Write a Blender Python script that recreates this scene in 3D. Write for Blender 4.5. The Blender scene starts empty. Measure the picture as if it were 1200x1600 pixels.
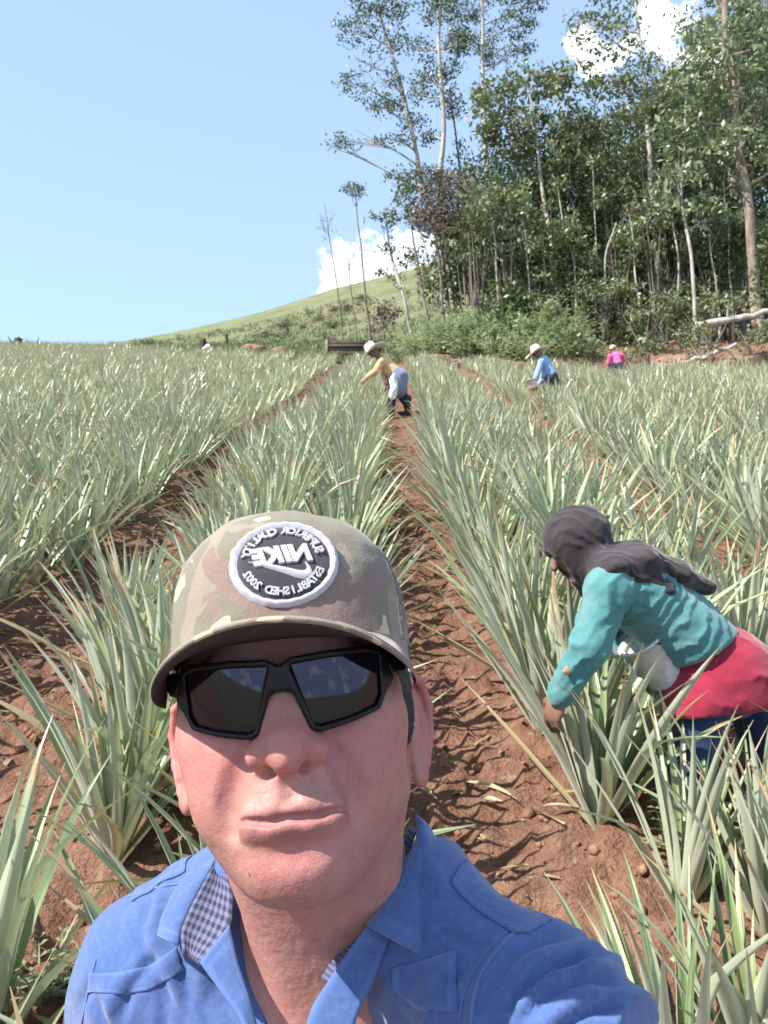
import bpy, math, random
import numpy as np
from mathutils import Vector, Matrix, Euler

S = bpy.context.scene
COL = S.collection
rad = math.radians

# ------------------------------------------------------------------ camera
CAM_Z = 1.75
CAM_PITCH = 3.0
cam_data = bpy.data.cameras.new('camera')
cam = bpy.data.objects.new('camera', cam_data)
COL.objects.link(cam)
cam.location = (0, 0, CAM_Z)
cam.rotation_euler = (rad(90 + CAM_PITCH), 0, 0)
cam_data.sensor_fit = 'VERTICAL'
cam_data.sensor_height = 36.0
cam_data.lens = 18.0 / (800.0 / 1232.0)
cam_data.clip_start = 0.02
cam_data.clip_end = 2000
cam_data.dof.use_dof = True
cam_data.dof.focus_distance = 0.62
cam_data.dof.aperture_fstop = 26.0
S.camera = cam

# ------------------------------------------------------------------ light
SUN_DIR = Vector((-0.66, -0.30, 0.80)).normalized()      # towards the sun
SUN_EL = math.asin(SUN_DIR.z)
SUN_AZ = math.atan2(SUN_DIR.x, SUN_DIR.y)                # clockwise from +Y
sun_data = bpy.data.lights.new('sun', 'SUN')
sun_data.energy = 5.0
sun_data.angle = rad(0.5)
sun_data.color = (1.0, 0.955, 0.89)
sun = bpy.data.objects.new('sun', sun_data)
COL.objects.link(sun)
sun.rotation_euler = (-SUN_DIR).to_track_quat('-Z', 'Y').to_euler()
sun.location = (-10, -5, 20)

world = bpy.data.worlds.new('World')
S.world = world
world.use_nodes = True
S.view_settings.view_transform = 'Standard'
S.view_settings.look = 'None'
S.view_settings.gamma = 1.0
S.view_settings.use_curve_mapping = False
S.view_settings.exposure = 1.0
S.render.engine = 'CYCLES'
S.cycles.max_bounces = 8
S.cycles.transparent_max_bounces = 8


# ------------------------------------------------------------------ node helper
class N:
    """small wrapper that builds node trees"""
    def __init__(self, tree):
        self.t = tree
    def n(self, typ, ins=None, **props):
        nd = self.t.nodes.new(typ)
        for k, v in props.items():
            setattr(nd, k, v)
        for k, v in (ins or {}).items():
            s = nd.inputs[k]
            if isinstance(v, bpy.types.NodeSocket):
                self.t.links.new(v, s)
            else:
                s.default_value = v
        return nd
    def math(self, op, a, b=None, c=None, clamp=False):
        ins = {0: a}
        if b is not None: ins[1] = b
        if c is not None: ins[2] = c
        return self.n('ShaderNodeMath', ins, operation=op, use_clamp=clamp).outputs[0]
    def vmath(self, op, a, b=None, out=0):
        ins = {0: a}
        if b is not None: ins[1] = b
        return self.n('ShaderNodeVectorMath', ins, operation=op).outputs[out]
    def noise(self, vec, scale, detail=3, rough=0.55, out=0, dist=0.0):
        ins = {'Scale': scale, 'Detail': detail, 'Roughness': rough, 'Distortion': dist}
        if vec is not None: ins['Vector'] = vec
        return self.n('ShaderNodeTexNoise', ins).outputs[out]
    def mix(self, f, a, b, blend='MIX'):
        nd = self.n('ShaderNodeMix', data_type='RGBA', blend_type=blend)
        for i, v in ((0, f), (6, a), (7, b)):
            s = nd.inputs[i]
            if isinstance(v, bpy.types.NodeSocket): self.t.links.new(v, s)
            elif i and len(v) == 3: s.default_value = (*v, 1)
            else: s.default_value = v
        return nd.outputs[2]
    def rng(self, v, a, b, c=0.0, d=1.0, smooth=False):
        return self.n('ShaderNodeMapRange', {0: v, 1: a, 2: b, 3: c, 4: d},
                      interpolation_type='SMOOTHSTEP' if smooth else 'LINEAR').outputs[0]
    def attr(self, name, out=0):
        return self.n('ShaderNodeAttribute', attribute_name=name).outputs[out]


def new_mat(name):
    m = bpy.data.materials.new(name)
    m.use_nodes = True
    t = m.node_tree
    b = t.nodes['Principled BSDF']
    return m, N(t), b


def setin(g, b, **kw):
    for k, v in kw.items():
        k = k.replace('_', ' ')
        s = b.inputs[k]
        if isinstance(v, bpy.types.NodeSocket): g.t.links.new(v, s)
        elif isinstance(v, tuple) and len(v) == 3 and s.type == 'RGBA': s.default_value = (*v, 1)
        else: s.default_value = v


def add_bump(g, b, h, strength=0.5, dist=0.01):
    nd = g.n('ShaderNodeBump', {'Height': h, 'Strength': strength, 'Distance': dist})
    g.t.links.new(nd.outputs[0], b.inputs['Normal'])


# ------------------------------------------------------------------ sky
def build_world():
    g = N(world.node_tree)
    bg = world.node_tree.nodes['Background']
    sky = g.n('ShaderNodeTexSky', sky_type='NISHITA', sun_disc=False,
              sun_elevation=SUN_EL, sun_rotation=SUN_AZ, altitude=600, air_density=1.0,
              dust_density=1.2, ozone_density=1.6)
    tc = g.n('ShaderNodeTexCoord').outputs['Generated']
    d = g.vmath('NORMALIZE', tc)
    sep = g.n('ShaderNodeSeparateXYZ', {0: d})
    up = g.math('MAXIMUM', sep.outputs[2], 0.0)
    # cumulus: noise warped directions, more of it near the horizon
    nz = g.n('ShaderNodeTexNoise', {'Vector': g.vmath('MULTIPLY', d, (3.0, 3.0, 6.5)), 'Scale': 2.3, 'Detail': 9.0, 'Roughness': 0.56}).outputs[0]
    fine = g.n('ShaderNodeTexNoise', {'Vector': d, 'Scale': 16.0, 'Detail': 6.0, 'Roughness': 0.6}).outputs[0]
    blobs = None
    for (px, py, r) in CLOUDS:
        c = pix_dir(px, py)
        ang = g.vmath('DISTANCE', d, tuple(c), out=1)
        v = g.math('SUBTRACT', 1.0, g.math('DIVIDE', ang, r))
        blobs = v if blobs is None else g.math('MAXIMUM', blobs, v)
    mid = g.n('ShaderNodeTexNoise', {'Vector': d, 'Scale': 26.0, 'Detail': 9.0, 'Roughness': 0.66, 'Distortion': .4}).outputs[0]
    blobs = g.math('ADD', g.math('ADD', g.math('MULTIPLY', blobs, .8), g.math('MULTIPLY', g.math('SUBTRACT', fine, 0.5), 1.6)), g.math('MULTIPLY', g.math('SUBTRACT', mid, 0.5), 1.9))
    m1 = g.rng(blobs, 0.06, 0.42, smooth=True)
    # scattered cloud field in the rest of the sky (band of low elevations)
    band = g.rng(sep.outputs[1], 0.25, -0.35)
    m2 = g.math('MULTIPLY', g.rng(nz, 0.54, 0.62, smooth=True), band)
    m = g.math('MAXIMUM', m1, m2)
    shade = g.rng(fine, 0.3, 0.7)
    ccol = g.mix(shade, (9.0, 9.6, 10.6), (12.5, 12.7, 13.0))
    # a little humid haze whitens the sky
    hz = g.math('POWER', g.math('SUBTRACT', 1.0, up), 3.0)
    skyc = g.mix(g.rng(hz, 0.0, 1.0, SKY_HAZE0, SKY_HAZE1), sky.outputs[0], SKY_HAZE)
    col = g.mix(m, skyc, ccol)
    g.t.links.new(col, bg.inputs[0])
    bg.inputs[1].default_value = 0.075


_cp, _sp = math.cos(rad(CAM_PITCH)), math.sin(rad(CAM_PITCH))
CAMR = np.array([[1, 0, 0], [0, _cp, -_sp], [0, _sp, _cp]])      # camera frame (x right, y forward, z up) -> world
CAMP = np.array([0, 0, CAM_Z])


def pix_dir(px, py):
    """unit direction through a point of the 1200 x 1600 photograph"""
    v = np.array([(px - 600) / 1232.0, 1.0, (800 - py) / 1232.0])
    v = CAMR @ v
    return v / np.linalg.norm(v)


def pix_at(px, py, Y):
    """point on that ray at world depth y = Y"""
    d = pix_dir(px, py)
    return CAMP + d * (Y / d[1])


CLOUDS = [(535, 425, .040), (575, 432, .050), (620, 425, .06), (660, 430, .055), (700, 440, .05), (548, 405, .025),
          (902, 70, .020), (925, 95, .022), (1050, 30, .036), (1040, 75, .030), (985, 72, .018), (1090, 90, .040)]
SKY_HAZE = (5.2, 7.5, 11.2)
SKY_HAZE0, SKY_HAZE1 = 0.52, 0.92
build_world()


# ------------------------------------------------------------------ object helpers
def link_mesh(name, me, mat=None, parent=None, smooth=True):
    if mat is not None:
        for m in (mat if isinstance(mat, (list, tuple)) else [mat]):
            me.materials.append(m)
    o = bpy.data.objects.new(name, me)
    COL.objects.link(o)
    if parent is not None: o.parent = parent
    return o


def np_mesh(name, v, f, smooth=True, attrs=None, mats=None):
    """mesh from numpy arrays; f is (n,3) or (n,4) or a list of those"""
    me = bpy.data.meshes.new(name)
    v = np.asarray(v, dtype=np.float32)
    fl = f if isinstance(f, list) else [f]
    fl = [np.asarray(a, dtype=np.int32) for a in fl if len(a)]
    idx = np.concatenate([a.ravel() for a in fl]) if fl else np.zeros(0, np.int32)
    tot = np.concatenate([np.full(len(a), a.shape[1], np.int32) for a in fl]) if fl else np.zeros(0, np.int32)
    st = np.concatenate([[0], np.cumsum(tot)[:-1]]).astype(np.int32) if len(tot) else tot
    me.vertices.add(len(v)); me.vertices.foreach_set('co', v.ravel())
    me.loops.add(len(idx)); me.loops.foreach_set('vertex_index', idx)
    me.polygons.add(len(tot)); me.polygons.foreach_set('loop_start', st); me.polygons.foreach_set('loop_total', tot)
    if smooth: me.polygons.foreach_set('use_smooth', np.ones(len(tot), bool))
    if mats is not None: me.polygons.foreach_set('material_index', np.asarray(mats, np.int32))
    me.update(calc_edges=True)
    for k, a in (attrs or {}).items():
        a = np.asarray(a, np.float32)
        if a.ndim == 1:
            at = me.attributes.new(k, 'FLOAT', 'POINT'); at.data.foreach_set('value', a)
        else:
            at = me.attributes.new(k, 'FLOAT_VECTOR', 'POINT'); at.data.foreach_set('vector', a.ravel())
    return me


def tag(o, label=None, cat=None, group=None, kind=None):
    if label: o['label'] = label
    if cat: o['category'] = cat
    if group: o['group'] = group
    if kind: o['kind'] = kind
    return o


def empty(name, loc=(0, 0, 0), rz=0.0):
    o = bpy.data.objects.new(name, None)
    COL.objects.link(o)
    o.location = loc; o.rotation_euler = (0, 0, rz)
    o.empty_display_size = 0.1
    return o


# ------------------------------------------------------------------ numpy noise
def _hash(ix, iy, iz, seed):
    h = (ix.astype(np.int64) * 374761393 + iy.astype(np.int64) * 668265263 + iz.astype(np.int64) * 2147483647 + seed * 1274126177) & 0xffffffff
    h = ((h ^ (h >> 13)) * 1274126177) & 0xffffffff
    return ((h ^ (h >> 16)) & 0xffff).astype(np.float32) / 65535.0


def vnoise(x, y, z=None, seed=0):
    x = np.asarray(x, np.float64); y = np.asarray(y, np.float64)
    ix = np.floor(x); iy = np.floor(y); fx = x - ix; fy = y - iy
    fx = fx * fx * (3 - 2 * fx); fy = fy * fy * (3 - 2 * fy)
    if z is None:
        k = np.zeros_like(ix)
        a = _hash(ix, iy, k, seed); b = _hash(ix + 1, iy, k, seed); c = _hash(ix, iy + 1, k, seed); d = _hash(ix + 1, iy + 1, k, seed)
        return (a + (b - a) * fx) * (1 - fy) + (c + (d - c) * fx) * fy
    z = np.asarray(z, np.float64); iz = np.floor(z); fz = z - iz; fz = fz * fz * (3 - 2 * fz)
    def pl(k):
        a = _hash(ix, iy, k, seed); b = _hash(ix + 1, iy, k, seed); c = _hash(ix, iy + 1, k, seed); d = _hash(ix + 1, iy + 1, k, seed)
        return (a + (b - a) * fx) * (1 - fy) + (c + (d - c) * fx) * fy
    return pl(iz) * (1 - fz) + pl(iz + 1) * fz


def fbm(x, y, z=None, octs=4, seed=0, gain=0.5):
    s = 0; a = 1; t = 0; f = 1.0
    for k in range(octs):
        s = s + a * vnoise(x * f, y * f, None if z is None else z * f, seed + k * 17); t += a; a *= gain; f *= 2.03
    return s / t - 0.5


# ------------------------------------------------------------------ tubes
def tube(pts, radii, sides=8, cap=True):
    """tapered tube along points -> verts, quads"""
    P = np.asarray(pts, float); R = np.asarray(radii, float); n = len(P)
    T = np.gradient(P, axis=0); T /= np.linalg.norm(T, axis=1)[:, None] + 1e-9
    ref = np.array([0, 0, 1.0]) if abs(T[0, 2]) < 0.9 else np.array([1.0, 0, 0])
    u = np.cross(T[0], ref); u /= np.linalg.norm(u)
    a = np.linspace(0, 2 * math.pi, sides, endpoint=False)
    V = []
    for i in range(n):
        u = u - T[i] * np.dot(u, T[i]); u /= np.linalg.norm(u) + 1e-9
        w = np.cross(T[i], u)
        V.append(P[i] + R[i] * (np.cos(a)[:, None] * u + np.sin(a)[:, None] * w))
    V = np.concatenate(V)
    i = np.arange(n - 1)[:, None] * sides; j = np.arange(sides)[None]; k = (j + 1) % sides
    F = np.stack([i + j, i + k, i + sides + k, i + sides + j], -1).reshape(-1, 4)
    return V, F


class Acc:
    """collects pieces (verts, faces, per-vertex scalars) into one mesh"""
    def __init__(self): self.v = []; self.q = []; self.t = []; self.n = 0; self.a = {}
    def add(self, v, f, **at):
        f = np.asarray(f) + self.n
        (self.q if f.shape[1] == 4 else self.t).append(f)
        self.v.append(v); self.n += len(v)
        for k, x in at.items():
            self.a.setdefault(k, []).append(np.broadcast_to(np.asarray(x, np.float32), (len(v),)))
    def mesh(self, name, smooth=True):
        f = ([np.concatenate(self.q)] if self.q else []) + ([np.concatenate(self.t)] if self.t else [])
        return np_mesh(name, np.concatenate(self.v), f, smooth, {k: np.concatenate(x) for k, x in self.a.items()})

# ------------------------------------------------------------------ implicit modelling: signed fields on a grid -> smooth mesh
def rotm(rx=0, ry=0, rz=0):
    return np.array(Euler((rad(rx), rad(ry), rad(rz)), 'XYZ').to_matrix())


class Vox:
    def __init__(self, lo, hi, h):
        self.lo = np.array(lo, float); self.h = h
        self.n = np.ceil((np.array(hi, float) - self.lo) / h).astype(int) + 1
        self.ax = [(self.lo[i] + h * np.arange(self.n[i])).astype(np.float32) for i in range(3)]
        self.F = np.full(self.n, 0.05, np.float32)

    def _sl(self, lo, hi):
        return tuple(slice(max(0, int(math.floor((lo[i] - self.lo[i]) / self.h))), min(self.n[i], int(math.ceil((hi[i] - self.lo[i]) / self.h)) + 1)) for i in range(3))

    def xyz(self, s=None):
        s = s or (slice(None),) * 3
        return self.ax[0][s[0]][:, None, None], self.ax[1][s[1]][None, :, None], self.ax[2][s[2]][None, None, :]

    def op(self, fn, lo, hi, k=0.005, sub=False):
        m = 2 * k + 3 * self.h
        s = self._sl(np.array(lo) - m, np.array(hi) + m)
        if any(a.stop <= a.start for a in s): return
        d = fn(*self.xyz(s)).astype(np.float32)
        f = self.F[s]
        if sub:
            e = np.clip(.5 - .5 * (f + d) / k, 0, 1)
            self.F[s] = f * (1 - e) - d * e + k * e * (1 - e)
        else:
            e = np.clip(.5 + .5 * (f - d) / k, 0, 1)
            self.F[s] = f * (1 - e) + d * e - k * e * (1 - e)

    def ell(self, c, r, k=.005, sub=False, R=None):
        c = np.array(c, float); r = np.array(r, float); m = r.max() if R is not None else r
        def fn(x, y, z):
            x = x - c[0]; y = y - c[1]; z = z - c[2]
            if R is not None:
                x, y, z = (R[0, 0] * x + R[1, 0] * y + R[2, 0] * z, R[0, 1] * x + R[1, 1] * y + R[2, 1] * z, R[0, 2] * x + R[1, 2] * y + R[2, 2] * z)
            k0 = np.sqrt((x / r[0]) ** 2 + (y / r[1]) ** 2 + (z / r[2]) ** 2)
            k1 = np.sqrt((x / r[0] ** 2) ** 2 + (y / r[1] ** 2) ** 2 + (z / r[2] ** 2) ** 2) + 1e-9
            return k0 * (k0 - 1) / k1
        self.op(fn, c - m, c + m, k, sub)

    def cone(self, a, b, r1, r2, k=.005, sub=False, flat=None):
        """round cone; flat = (axis vector, factor) squashes the section along that axis"""
        a = np.array(a, float); b = np.array(b, float); ba = b - a; L2 = ba @ ba + 1e-12
        r = max(r1, r2) * (1.0 if flat is None else max(1.0, flat[1]))
        def fn(x, y, z):
            px, py, pz = x - a[0], y - a[1], z - a[2]
            t = np.clip((px * ba[0] + py * ba[1] + pz * ba[2]) / L2, 0, 1)
            qx, qy, qz = px - t * ba[0], py - t * ba[1], pz - t * ba[2]
            if flat is not None:
                ux, f = flat; ux = np.array(ux, float) / np.linalg.norm(ux)
                dd = (qx * ux[0] + qy * ux[1] + qz * ux[2]) * (1 / f - 1)
                qx = qx + dd * ux[0]; qy = qy + dd * ux[1]; qz = qz + dd * ux[2]
            return np.sqrt(qx * qx + qy * qy + qz * qz) - (r1 + (r2 - r1) * t)
        self.op(fn, np.minimum(a, b) - r, np.maximum(a, b) + r, k, sub)

    def chain(self, pts, rr, k=.005, sub=False, flat=None):
        for i in range(len(pts) - 1): self.cone(pts[i], pts[i + 1], rr[i], rr[i + 1], k, sub, flat)

    def mesh(self):
        F, h = self.F, self.h
        S_ = F < 0
        nx, ny, nz = F.shape
        cnt = np.zeros((nx - 1, ny - 1, nz - 1), np.int8)
        for a in (0, 1):
            for b_ in (0, 1):
                for c in (0, 1):
                    cnt += S_[a:nx - 1 + a, b_:ny - 1 + b_, c:nz - 1 + c]
        act = (cnt > 0) & (cnt < 8)
        I, J, K = np.nonzero(act)
        idx = np.full(act.shape, -1, np.int32); idx[I, J, K] = np.arange(len(I))
        P = np.zeros((len(I), 3)); W = np.zeros(len(I))
        cs = [(a, b_, c) for a in (0, 1) for b_ in (0, 1) for c in (0, 1)]
        val = {c: F[I + c[0], J + c[1], K + c[2]].astype(float) for c in cs}
        for c in cs:
            for ax in range(3):
                if c[ax]: continue
                d = list(c); d[ax] = 1; d = tuple(d)
                va, vb = val[c], val[d]
                x = (va < 0) != (vb < 0)
                t = np.where(x, va / np.where(x, va - vb, 1), 0)
                p = np.tile(np.array(c, float), (len(I), 1)); p[:, ax] = t
                P += p * x[:, None]; W += x
        P = P / W[:, None] + np.stack([I, J, K], -1)
        V = self.lo + P * h
        Q = []
        for ax in range(3):
            o = [slice(None)] * 3
            s0 = [slice(0, -1) if a == ax else slice(1, -1) for a in range(3)]
            s1 = [slice(1, None) if a == ax else slice(1, -1) for a in range(3)]
            a, b_ = S_[tuple(s0)], S_[tuple(s1)]
            for sgn, mask in ((0, a & ~b_), (1, ~a & b_)):
                e = np.array(np.nonzero(mask)).T
                if not len(e): continue
                for a2 in range(3):
                    if a2 != ax: e[:, a2] += 1
                u, w = [(1, 2), (2, 0), (0, 1)][ax]
                def cell(du, dw):
                    q = e.copy(); q[:, u] -= du; q[:, w] -= dw
                    return idx[q[:, 0], q[:, 1], q[:, 2]]
                q = np.stack([cell(1, 1), cell(0, 1), cell(0, 0), cell(1, 0)], -1)
                if sgn: q = q[:, ::-1]
                Q.append(q)
        Q = np.concatenate(Q)
        return V, Q[(Q >= 0).all(1)]


def vnormals(V, Q):
    a = V[Q[:, 2]] - V[Q[:, 0]]; b = V[Q[:, 3]] - V[Q[:, 1]]
    n = np.cross(a, b); N_ = np.zeros_like(V)
    for i in range(4): np.add.at(N_, Q[:, i], n)
    return N_ / (np.linalg.norm(N_, axis=1)[:, None] + 1e-12)


def relax(V, Q, n=1, f=.5):
    """a little Laplacian smoothing"""
    for _ in range(n):
        s = np.zeros_like(V); c = np.zeros(len(V))
        for i in range(4):
            j = (i + 1) % 4
            np.add.at(s, Q[:, i], V[Q[:, j]]); np.add.at(c, Q[:, i], 1)
            np.add.at(s, Q[:, j], V[Q[:, i]]); np.add.at(c, Q[:, j], 1)
        V = V * (1 - f) + f * s / c[:, None]
    return V

# ------------------------------------------------------------------ terrain
SLOPE = 0.30
FURROW = 0.12
PERIOD = 1.93


def sstep(a, b, x):
    t = np.clip((x - a) / (b - a), 0, 1)
    return t * t * (3 - 2 * t)


def field_edge(x):
    """world y where the planted field ends, for a given x"""
    return np.where(x > 1, 29.0 - 0.42 * (x - 1), 29.0 - 0.92 * (x - 1)) + 1.2 * np.sin(x * 0.7)


def terrain(x, y, micro=True):
    x = np.asarray(x, float); y = np.asarray(y, float)
    yy = np.clip(y, -40, 46)
    z = SLOPE * yy
    below = np.minimum(y + 40, 0)
    z = z + 0.12 * below
    # hill beyond the field: ridge line at y = 95 rising to the right
    u = x / np.maximum(y, 1)
    T = np.interp(u, [-.9, -.45, -.28, -.16, -.065, 0.05, 0.5], [.235, .255, .281, .309, .341, .37, .42])
    zr = CAM_Z + 95 * T
    t = np.clip((y - 46) / (95 - 46), 0, 1)
    hill = 13.8 + (zr - 13.8) * (t * 0.75 + 0.25 * t * t)
    z = np.where(y > 46, hill, z)
    z = z - np.maximum(y - 95, 0) * 0.22
    # the forest margin: rises a little more steeply behind the field on the right
    e = field_edge(x)
    m = sstep(0, 7, y - e) * sstep(3, 9, x + (y - e) * 0.1)
    z = z + m * 0.9 * (1 - sstep(60, 95, y))
    z = z + 0.25 * fbm(x * 0.18 + 5, y * 0.18, octs=3, seed=3) * sstep(6, 20, np.abs(y))
    if micro:
        inf = (1 - sstep(-1.5, 1.0, y - e)) * sstep(-6, 0.0, y)
        fr = np.cos(2 * math.pi * (x - 0.012 * y - FURROW + 0.10 * (vnoise(x * 0 + 3, y * 0.5) - .5)) / PERIOD)
        z = z - inf * 0.075 * (fr - 0.35)
        z = z + 0.11 * fbm(x * 2.1, y * 2.1, octs=3, seed=11)
        near = 1 - sstep(9, 16, np.hypot(x, y))
        c = fbm(x * 8.5, y * 8.5, octs=4, seed=23, gain=0.6)
        z = z + near * 0.120 * c + near * 0.050 * np.maximum(0, fbm(x * 17 + 9, y * 17, octs=2, seed=31) * 2.2 - .1)
    return z


def axis_pts(segs):
    out = [segs[0][0]]
    for a, b, h0, h1 in segs:
        x = a; n = max(2, int(round((b - a) / ((h0 + h1) / 2))))
        t = np.linspace(0, 1, n + 1)[1:]
        # step grows from h0 to h1
        c = h0 * t + (h1 - h0) * t * t / 2
        out += list(a + (b - a) * c / c[-1])
    return np.array(out)


gx = axis_pts([(-260, -30, 12, 2.0), (-30, -6, 2.0, .16), (-6, -2.6, .16, .03), (-2.6, 2.6, .022, .022), (2.6, 8, .03, .2), (8, 30, .25, 2.0), (30, 260, 2.0, 12)])
gy = axis_pts([(-300, -10, 14, .7), (-10, 1.0, .7, .05), (1.0, 6.0, .022, .03), (6, 14, .03, .12), (14, 50, .14, .5), (50, 110, .6, 2.0), (110, 300, 3, 14)])
GX, GY = np.meshgrid(gx, gy)
GZ = terrain(GX, GY)
nx, ny = len(gx), len(gy)
ii = (np.arange(ny - 1)[:, None] * nx + np.arange(nx - 1)[None]).reshape(-1)
gf = np.stack([ii, ii + 1, ii + nx + 1, ii + nx], -1)
E_ = field_edge(GX)
grassy = np.clip(sstep(-0.5, 3.5, GY - E_) * (0.25 + 0.75 * (1 - sstep(2, 7, GX))) + sstep(9, 16, GY - E_), 0, 1)
grassy = np.maximum(grassy, sstep(2.0, 8.0, -GY) * 0.8)
gm = np_mesh('ground', np.stack([GX, GY, GZ], -1).reshape(-1, 3), gf, True, {'grassy': grassy.ravel()})


def soil_nodes(g, pos):
    big = g.noise(pos, 1.3, 4)
    mid = g.noise(pos, 9.0, 5, 0.6)
    fine = g.noise(pos, 60.0, 4, 0.65)
    c = g.mix(g.rng(big, .3, .7), (0.120, 0.055, 0.035), (0.225, 0.113, 0.073))
    c = g.mix(g.rng(mid, .38, .68), c, (0.290, 0.160, 0.105))
    c = g.mix(g.rng(fine, .45, .75, 0, .6), c, (0.34, 0.20, 0.137))
    c = g.mix(g.rng(g.noise(pos, 22.0, 2), .64, .70, 0, .7), c, (0.33, 0.25, 0.16))     # bits of dry leaf
    return c, mid, fine


m, g, b = new_mat('field_soil')
pos = g.n('ShaderNodeNewGeometry').outputs['Position']
c, mid, fine = soil_nodes(g, pos)
gr = g.mix(g.rng(g.noise(pos, .35, 5, .65), .35, .65), (0.125, 0.140, 0.062), (0.21, 0.21, 0.12))
gr = g.mix(g.rng(g.noise(pos, 2.2, 4, .7), .45, .7), gr, (0.115, 0.135, 0.055))
gr = g.mix(g.rng(g.noise(pos, .9, 4, .7), .60, .72, 0, .8), gr, (0.30, 0.25, 0.14))
gr = g.mix(g.rng(g.noise(pos, .13, 3, .7), .56, .66, 0, .8), gr, (0.20, 0.13, 0.085))
gmask = g.math('MULTIPLY', g.rng(g.math('ADD', g.attr('grassy', 2), g.math('MULTIPLY', g.math('SUBTRACT', g.noise(pos, 1.1, 5, .7), .5), 1.1)), .3, .6), 1.0)
setin(g, b, Base_Color=g.mix(gmask, c, gr), Roughness=0.95)
b.inputs['Specular IOR Level'].default_value = 0.15
add_bump(g, b, g.math('ADD', g.math('MULTIPLY', mid, .6), fine), 1.0, 0.035)
MAT_SOIL = m
ground = link_mesh('ground', gm, m)
tag(ground, kind='structure')

m, g, b = new_mat('soil_clod')
pos = g.n('ShaderNodeNewGeometry').outputs['Position']
c, mid, fine = soil_nodes(g, pos)
setin(g, b, Base_Color=c, Roughness=0.95)
b.inputs['Specular IOR Level'].default_value = 0.1
add_bump(g, b, fine, .8, .01)
MAT_CLOD = m


def blob_unit(seed, sub=1):
    """lumpy little rock: icosphere with noise"""
    import bmesh
    bm = bmesh.new(); bmesh.ops.create_icosphere(bm, subdivisions=sub, radius=1.0)
    v = np.array([x.co[:] for x in bm.verts]); f = np.array([[x.index for x in fc.verts] for fc in bm.faces]); bm.free()
    r = 0.55 + 0.9 * (vnoise(v[:, 0] * 1.9 + seed, v[:, 1] * 1.9, v[:, 2] * 1.9, seed))
    return v * r[:, None], f


rng = np.random.default_rng(5)
acc = Acc()
units = [blob_unit(k, 1) for k in range(6)]
n = 0
while n < 11000:
    y = 1.2 + 12 * rng.random() ** 1.5; x = (rng.random() - .5) * (2.2 + 1.15 * y)
    fr = math.cos(2 * math.pi * (x - .012 * y - FURROW) / PERIOD)
    if rng.random() > 0.35 + 0.65 * (fr * .5 + .5): continue
    s = 0.004 + 0.026 * rng.random() ** 6.5
    v, f = units[n % 6]
    a = rng.random() * 6.28; ca, sa = math.cos(a), math.sin(a)
    w = v @ np.array([[ca, sa, 0], [-sa, ca, 0], [0, 0, .75]]) * s * (0.8 + .5 * rng.random())
    acc.add(w + np.array([x, y, float(terrain(x, y)) + s * .25]), f)
    n += 1
o = link_mesh('soil_clods', acc.mesh('soil_clods', False), MAT_CLOD)
tag(o, 'crumbled clods of red brown soil lying loose along the furrows', 'soil', kind='stuff')

# ------------------------------------------------------------------ pineapple plants
def leaf_mat(name, top, top2, under, tipcol, dry=False):
    m, g, b = new_mat(name)
    al = g.attr('along', 2); ac = g.attr('across', 2); tone = g.attr('tone', 2)
    geo = g.n('ShaderNodeNewGeometry')
    oi = g.n('ShaderNodeObjectInfo').outputs['Random']
    pos = g.n('ShaderNodeTexCoord').outputs['Object']
    t = g.math('FRACT', g.math('ADD', tone, g.math('MULTIPLY', oi, .73)))
    c = g.mix(t, top, top2)
    c = g.mix(g.rng(ac, .25, .9, 0, .45), c, (0.30, 0.36, 0.15))                       # paler margins
    stripe = g.noise(g.n('ShaderNodeCombineXYZ', {0: g.math('MULTIPLY', ac, 9.0), 1: g.math('MULTIPLY', al, .8), 2: g.math('MULTIPLY', t, 50.0)}).outputs[0], 2.0, 2)
    c = g.mix(g.rng(stripe, .48, .60, 0, .55), c, under)
    c = g.mix(g.rng(ac, .0, .45, .35, 0), c, (0.055, 0.150, 0.030))
    un = g.mix(g.rng(stripe, .35, .7), under, tuple(x * .78 for x in under))
    bk = geo.outputs['Backfacing']
    col = g.mix(bk, c, un)
    base = g.rng(al, 0.0, .16, .8, 0)
    col = g.mix(base, col, (0.42, 0.46, 0.28))
    tip = g.rng(g.math('ADD', al, g.math('MULTIPLY', g.math('SUBTRACT', t, .5), .30)), .88, .99)
    col = g.mix(tip, col, tipcol)
    spots = g.rng(g.noise(pos, 34.0, 3), .66, .72, 0, .55)
    col = g.mix(spots, col, tipcol)
    setin(g, b, Base_Color=col, Roughness=g.rng(stripe, .3, .7, .30, .46))
    b.inputs['Specular IOR Level'].default_value = 0.75
    b.inputs['Sheen Weight'].default_value = 0.25
    b.inputs['Sheen Roughness'].default_value = 0.4
    add_bump(g, b, stripe, .25, .004)
    # thin leaf: some light comes through
    tr = g.n('ShaderNodeBsdfTranslucent', {'Color': g.mix(.5, col, (0.30, 0.42, 0.06))})
    ms = g.n('ShaderNodeMixShader', {0: 0.16, 1: b.outputs[0], 2: tr.outputs[0]})
    g.t.links.new(ms.outputs[0], g.t.nodes['Material Output'].inputs[0])
    return m


MAT_LEAF = leaf_mat('pineapple_leaf', (0.050, 0.115, 0.032), (0.215, 0.262, 0.085), (0.51, 0.535, 0.385), (0.46, 0.30, 0.15))
MAT_DRY = leaf_mat('dry_leaf', (0.40, 0.27, 0.14), (0.33, 0.20, 0.10), (0.48, 0.38, 0.25), (0.30, 0.17, 0.08))


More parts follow.
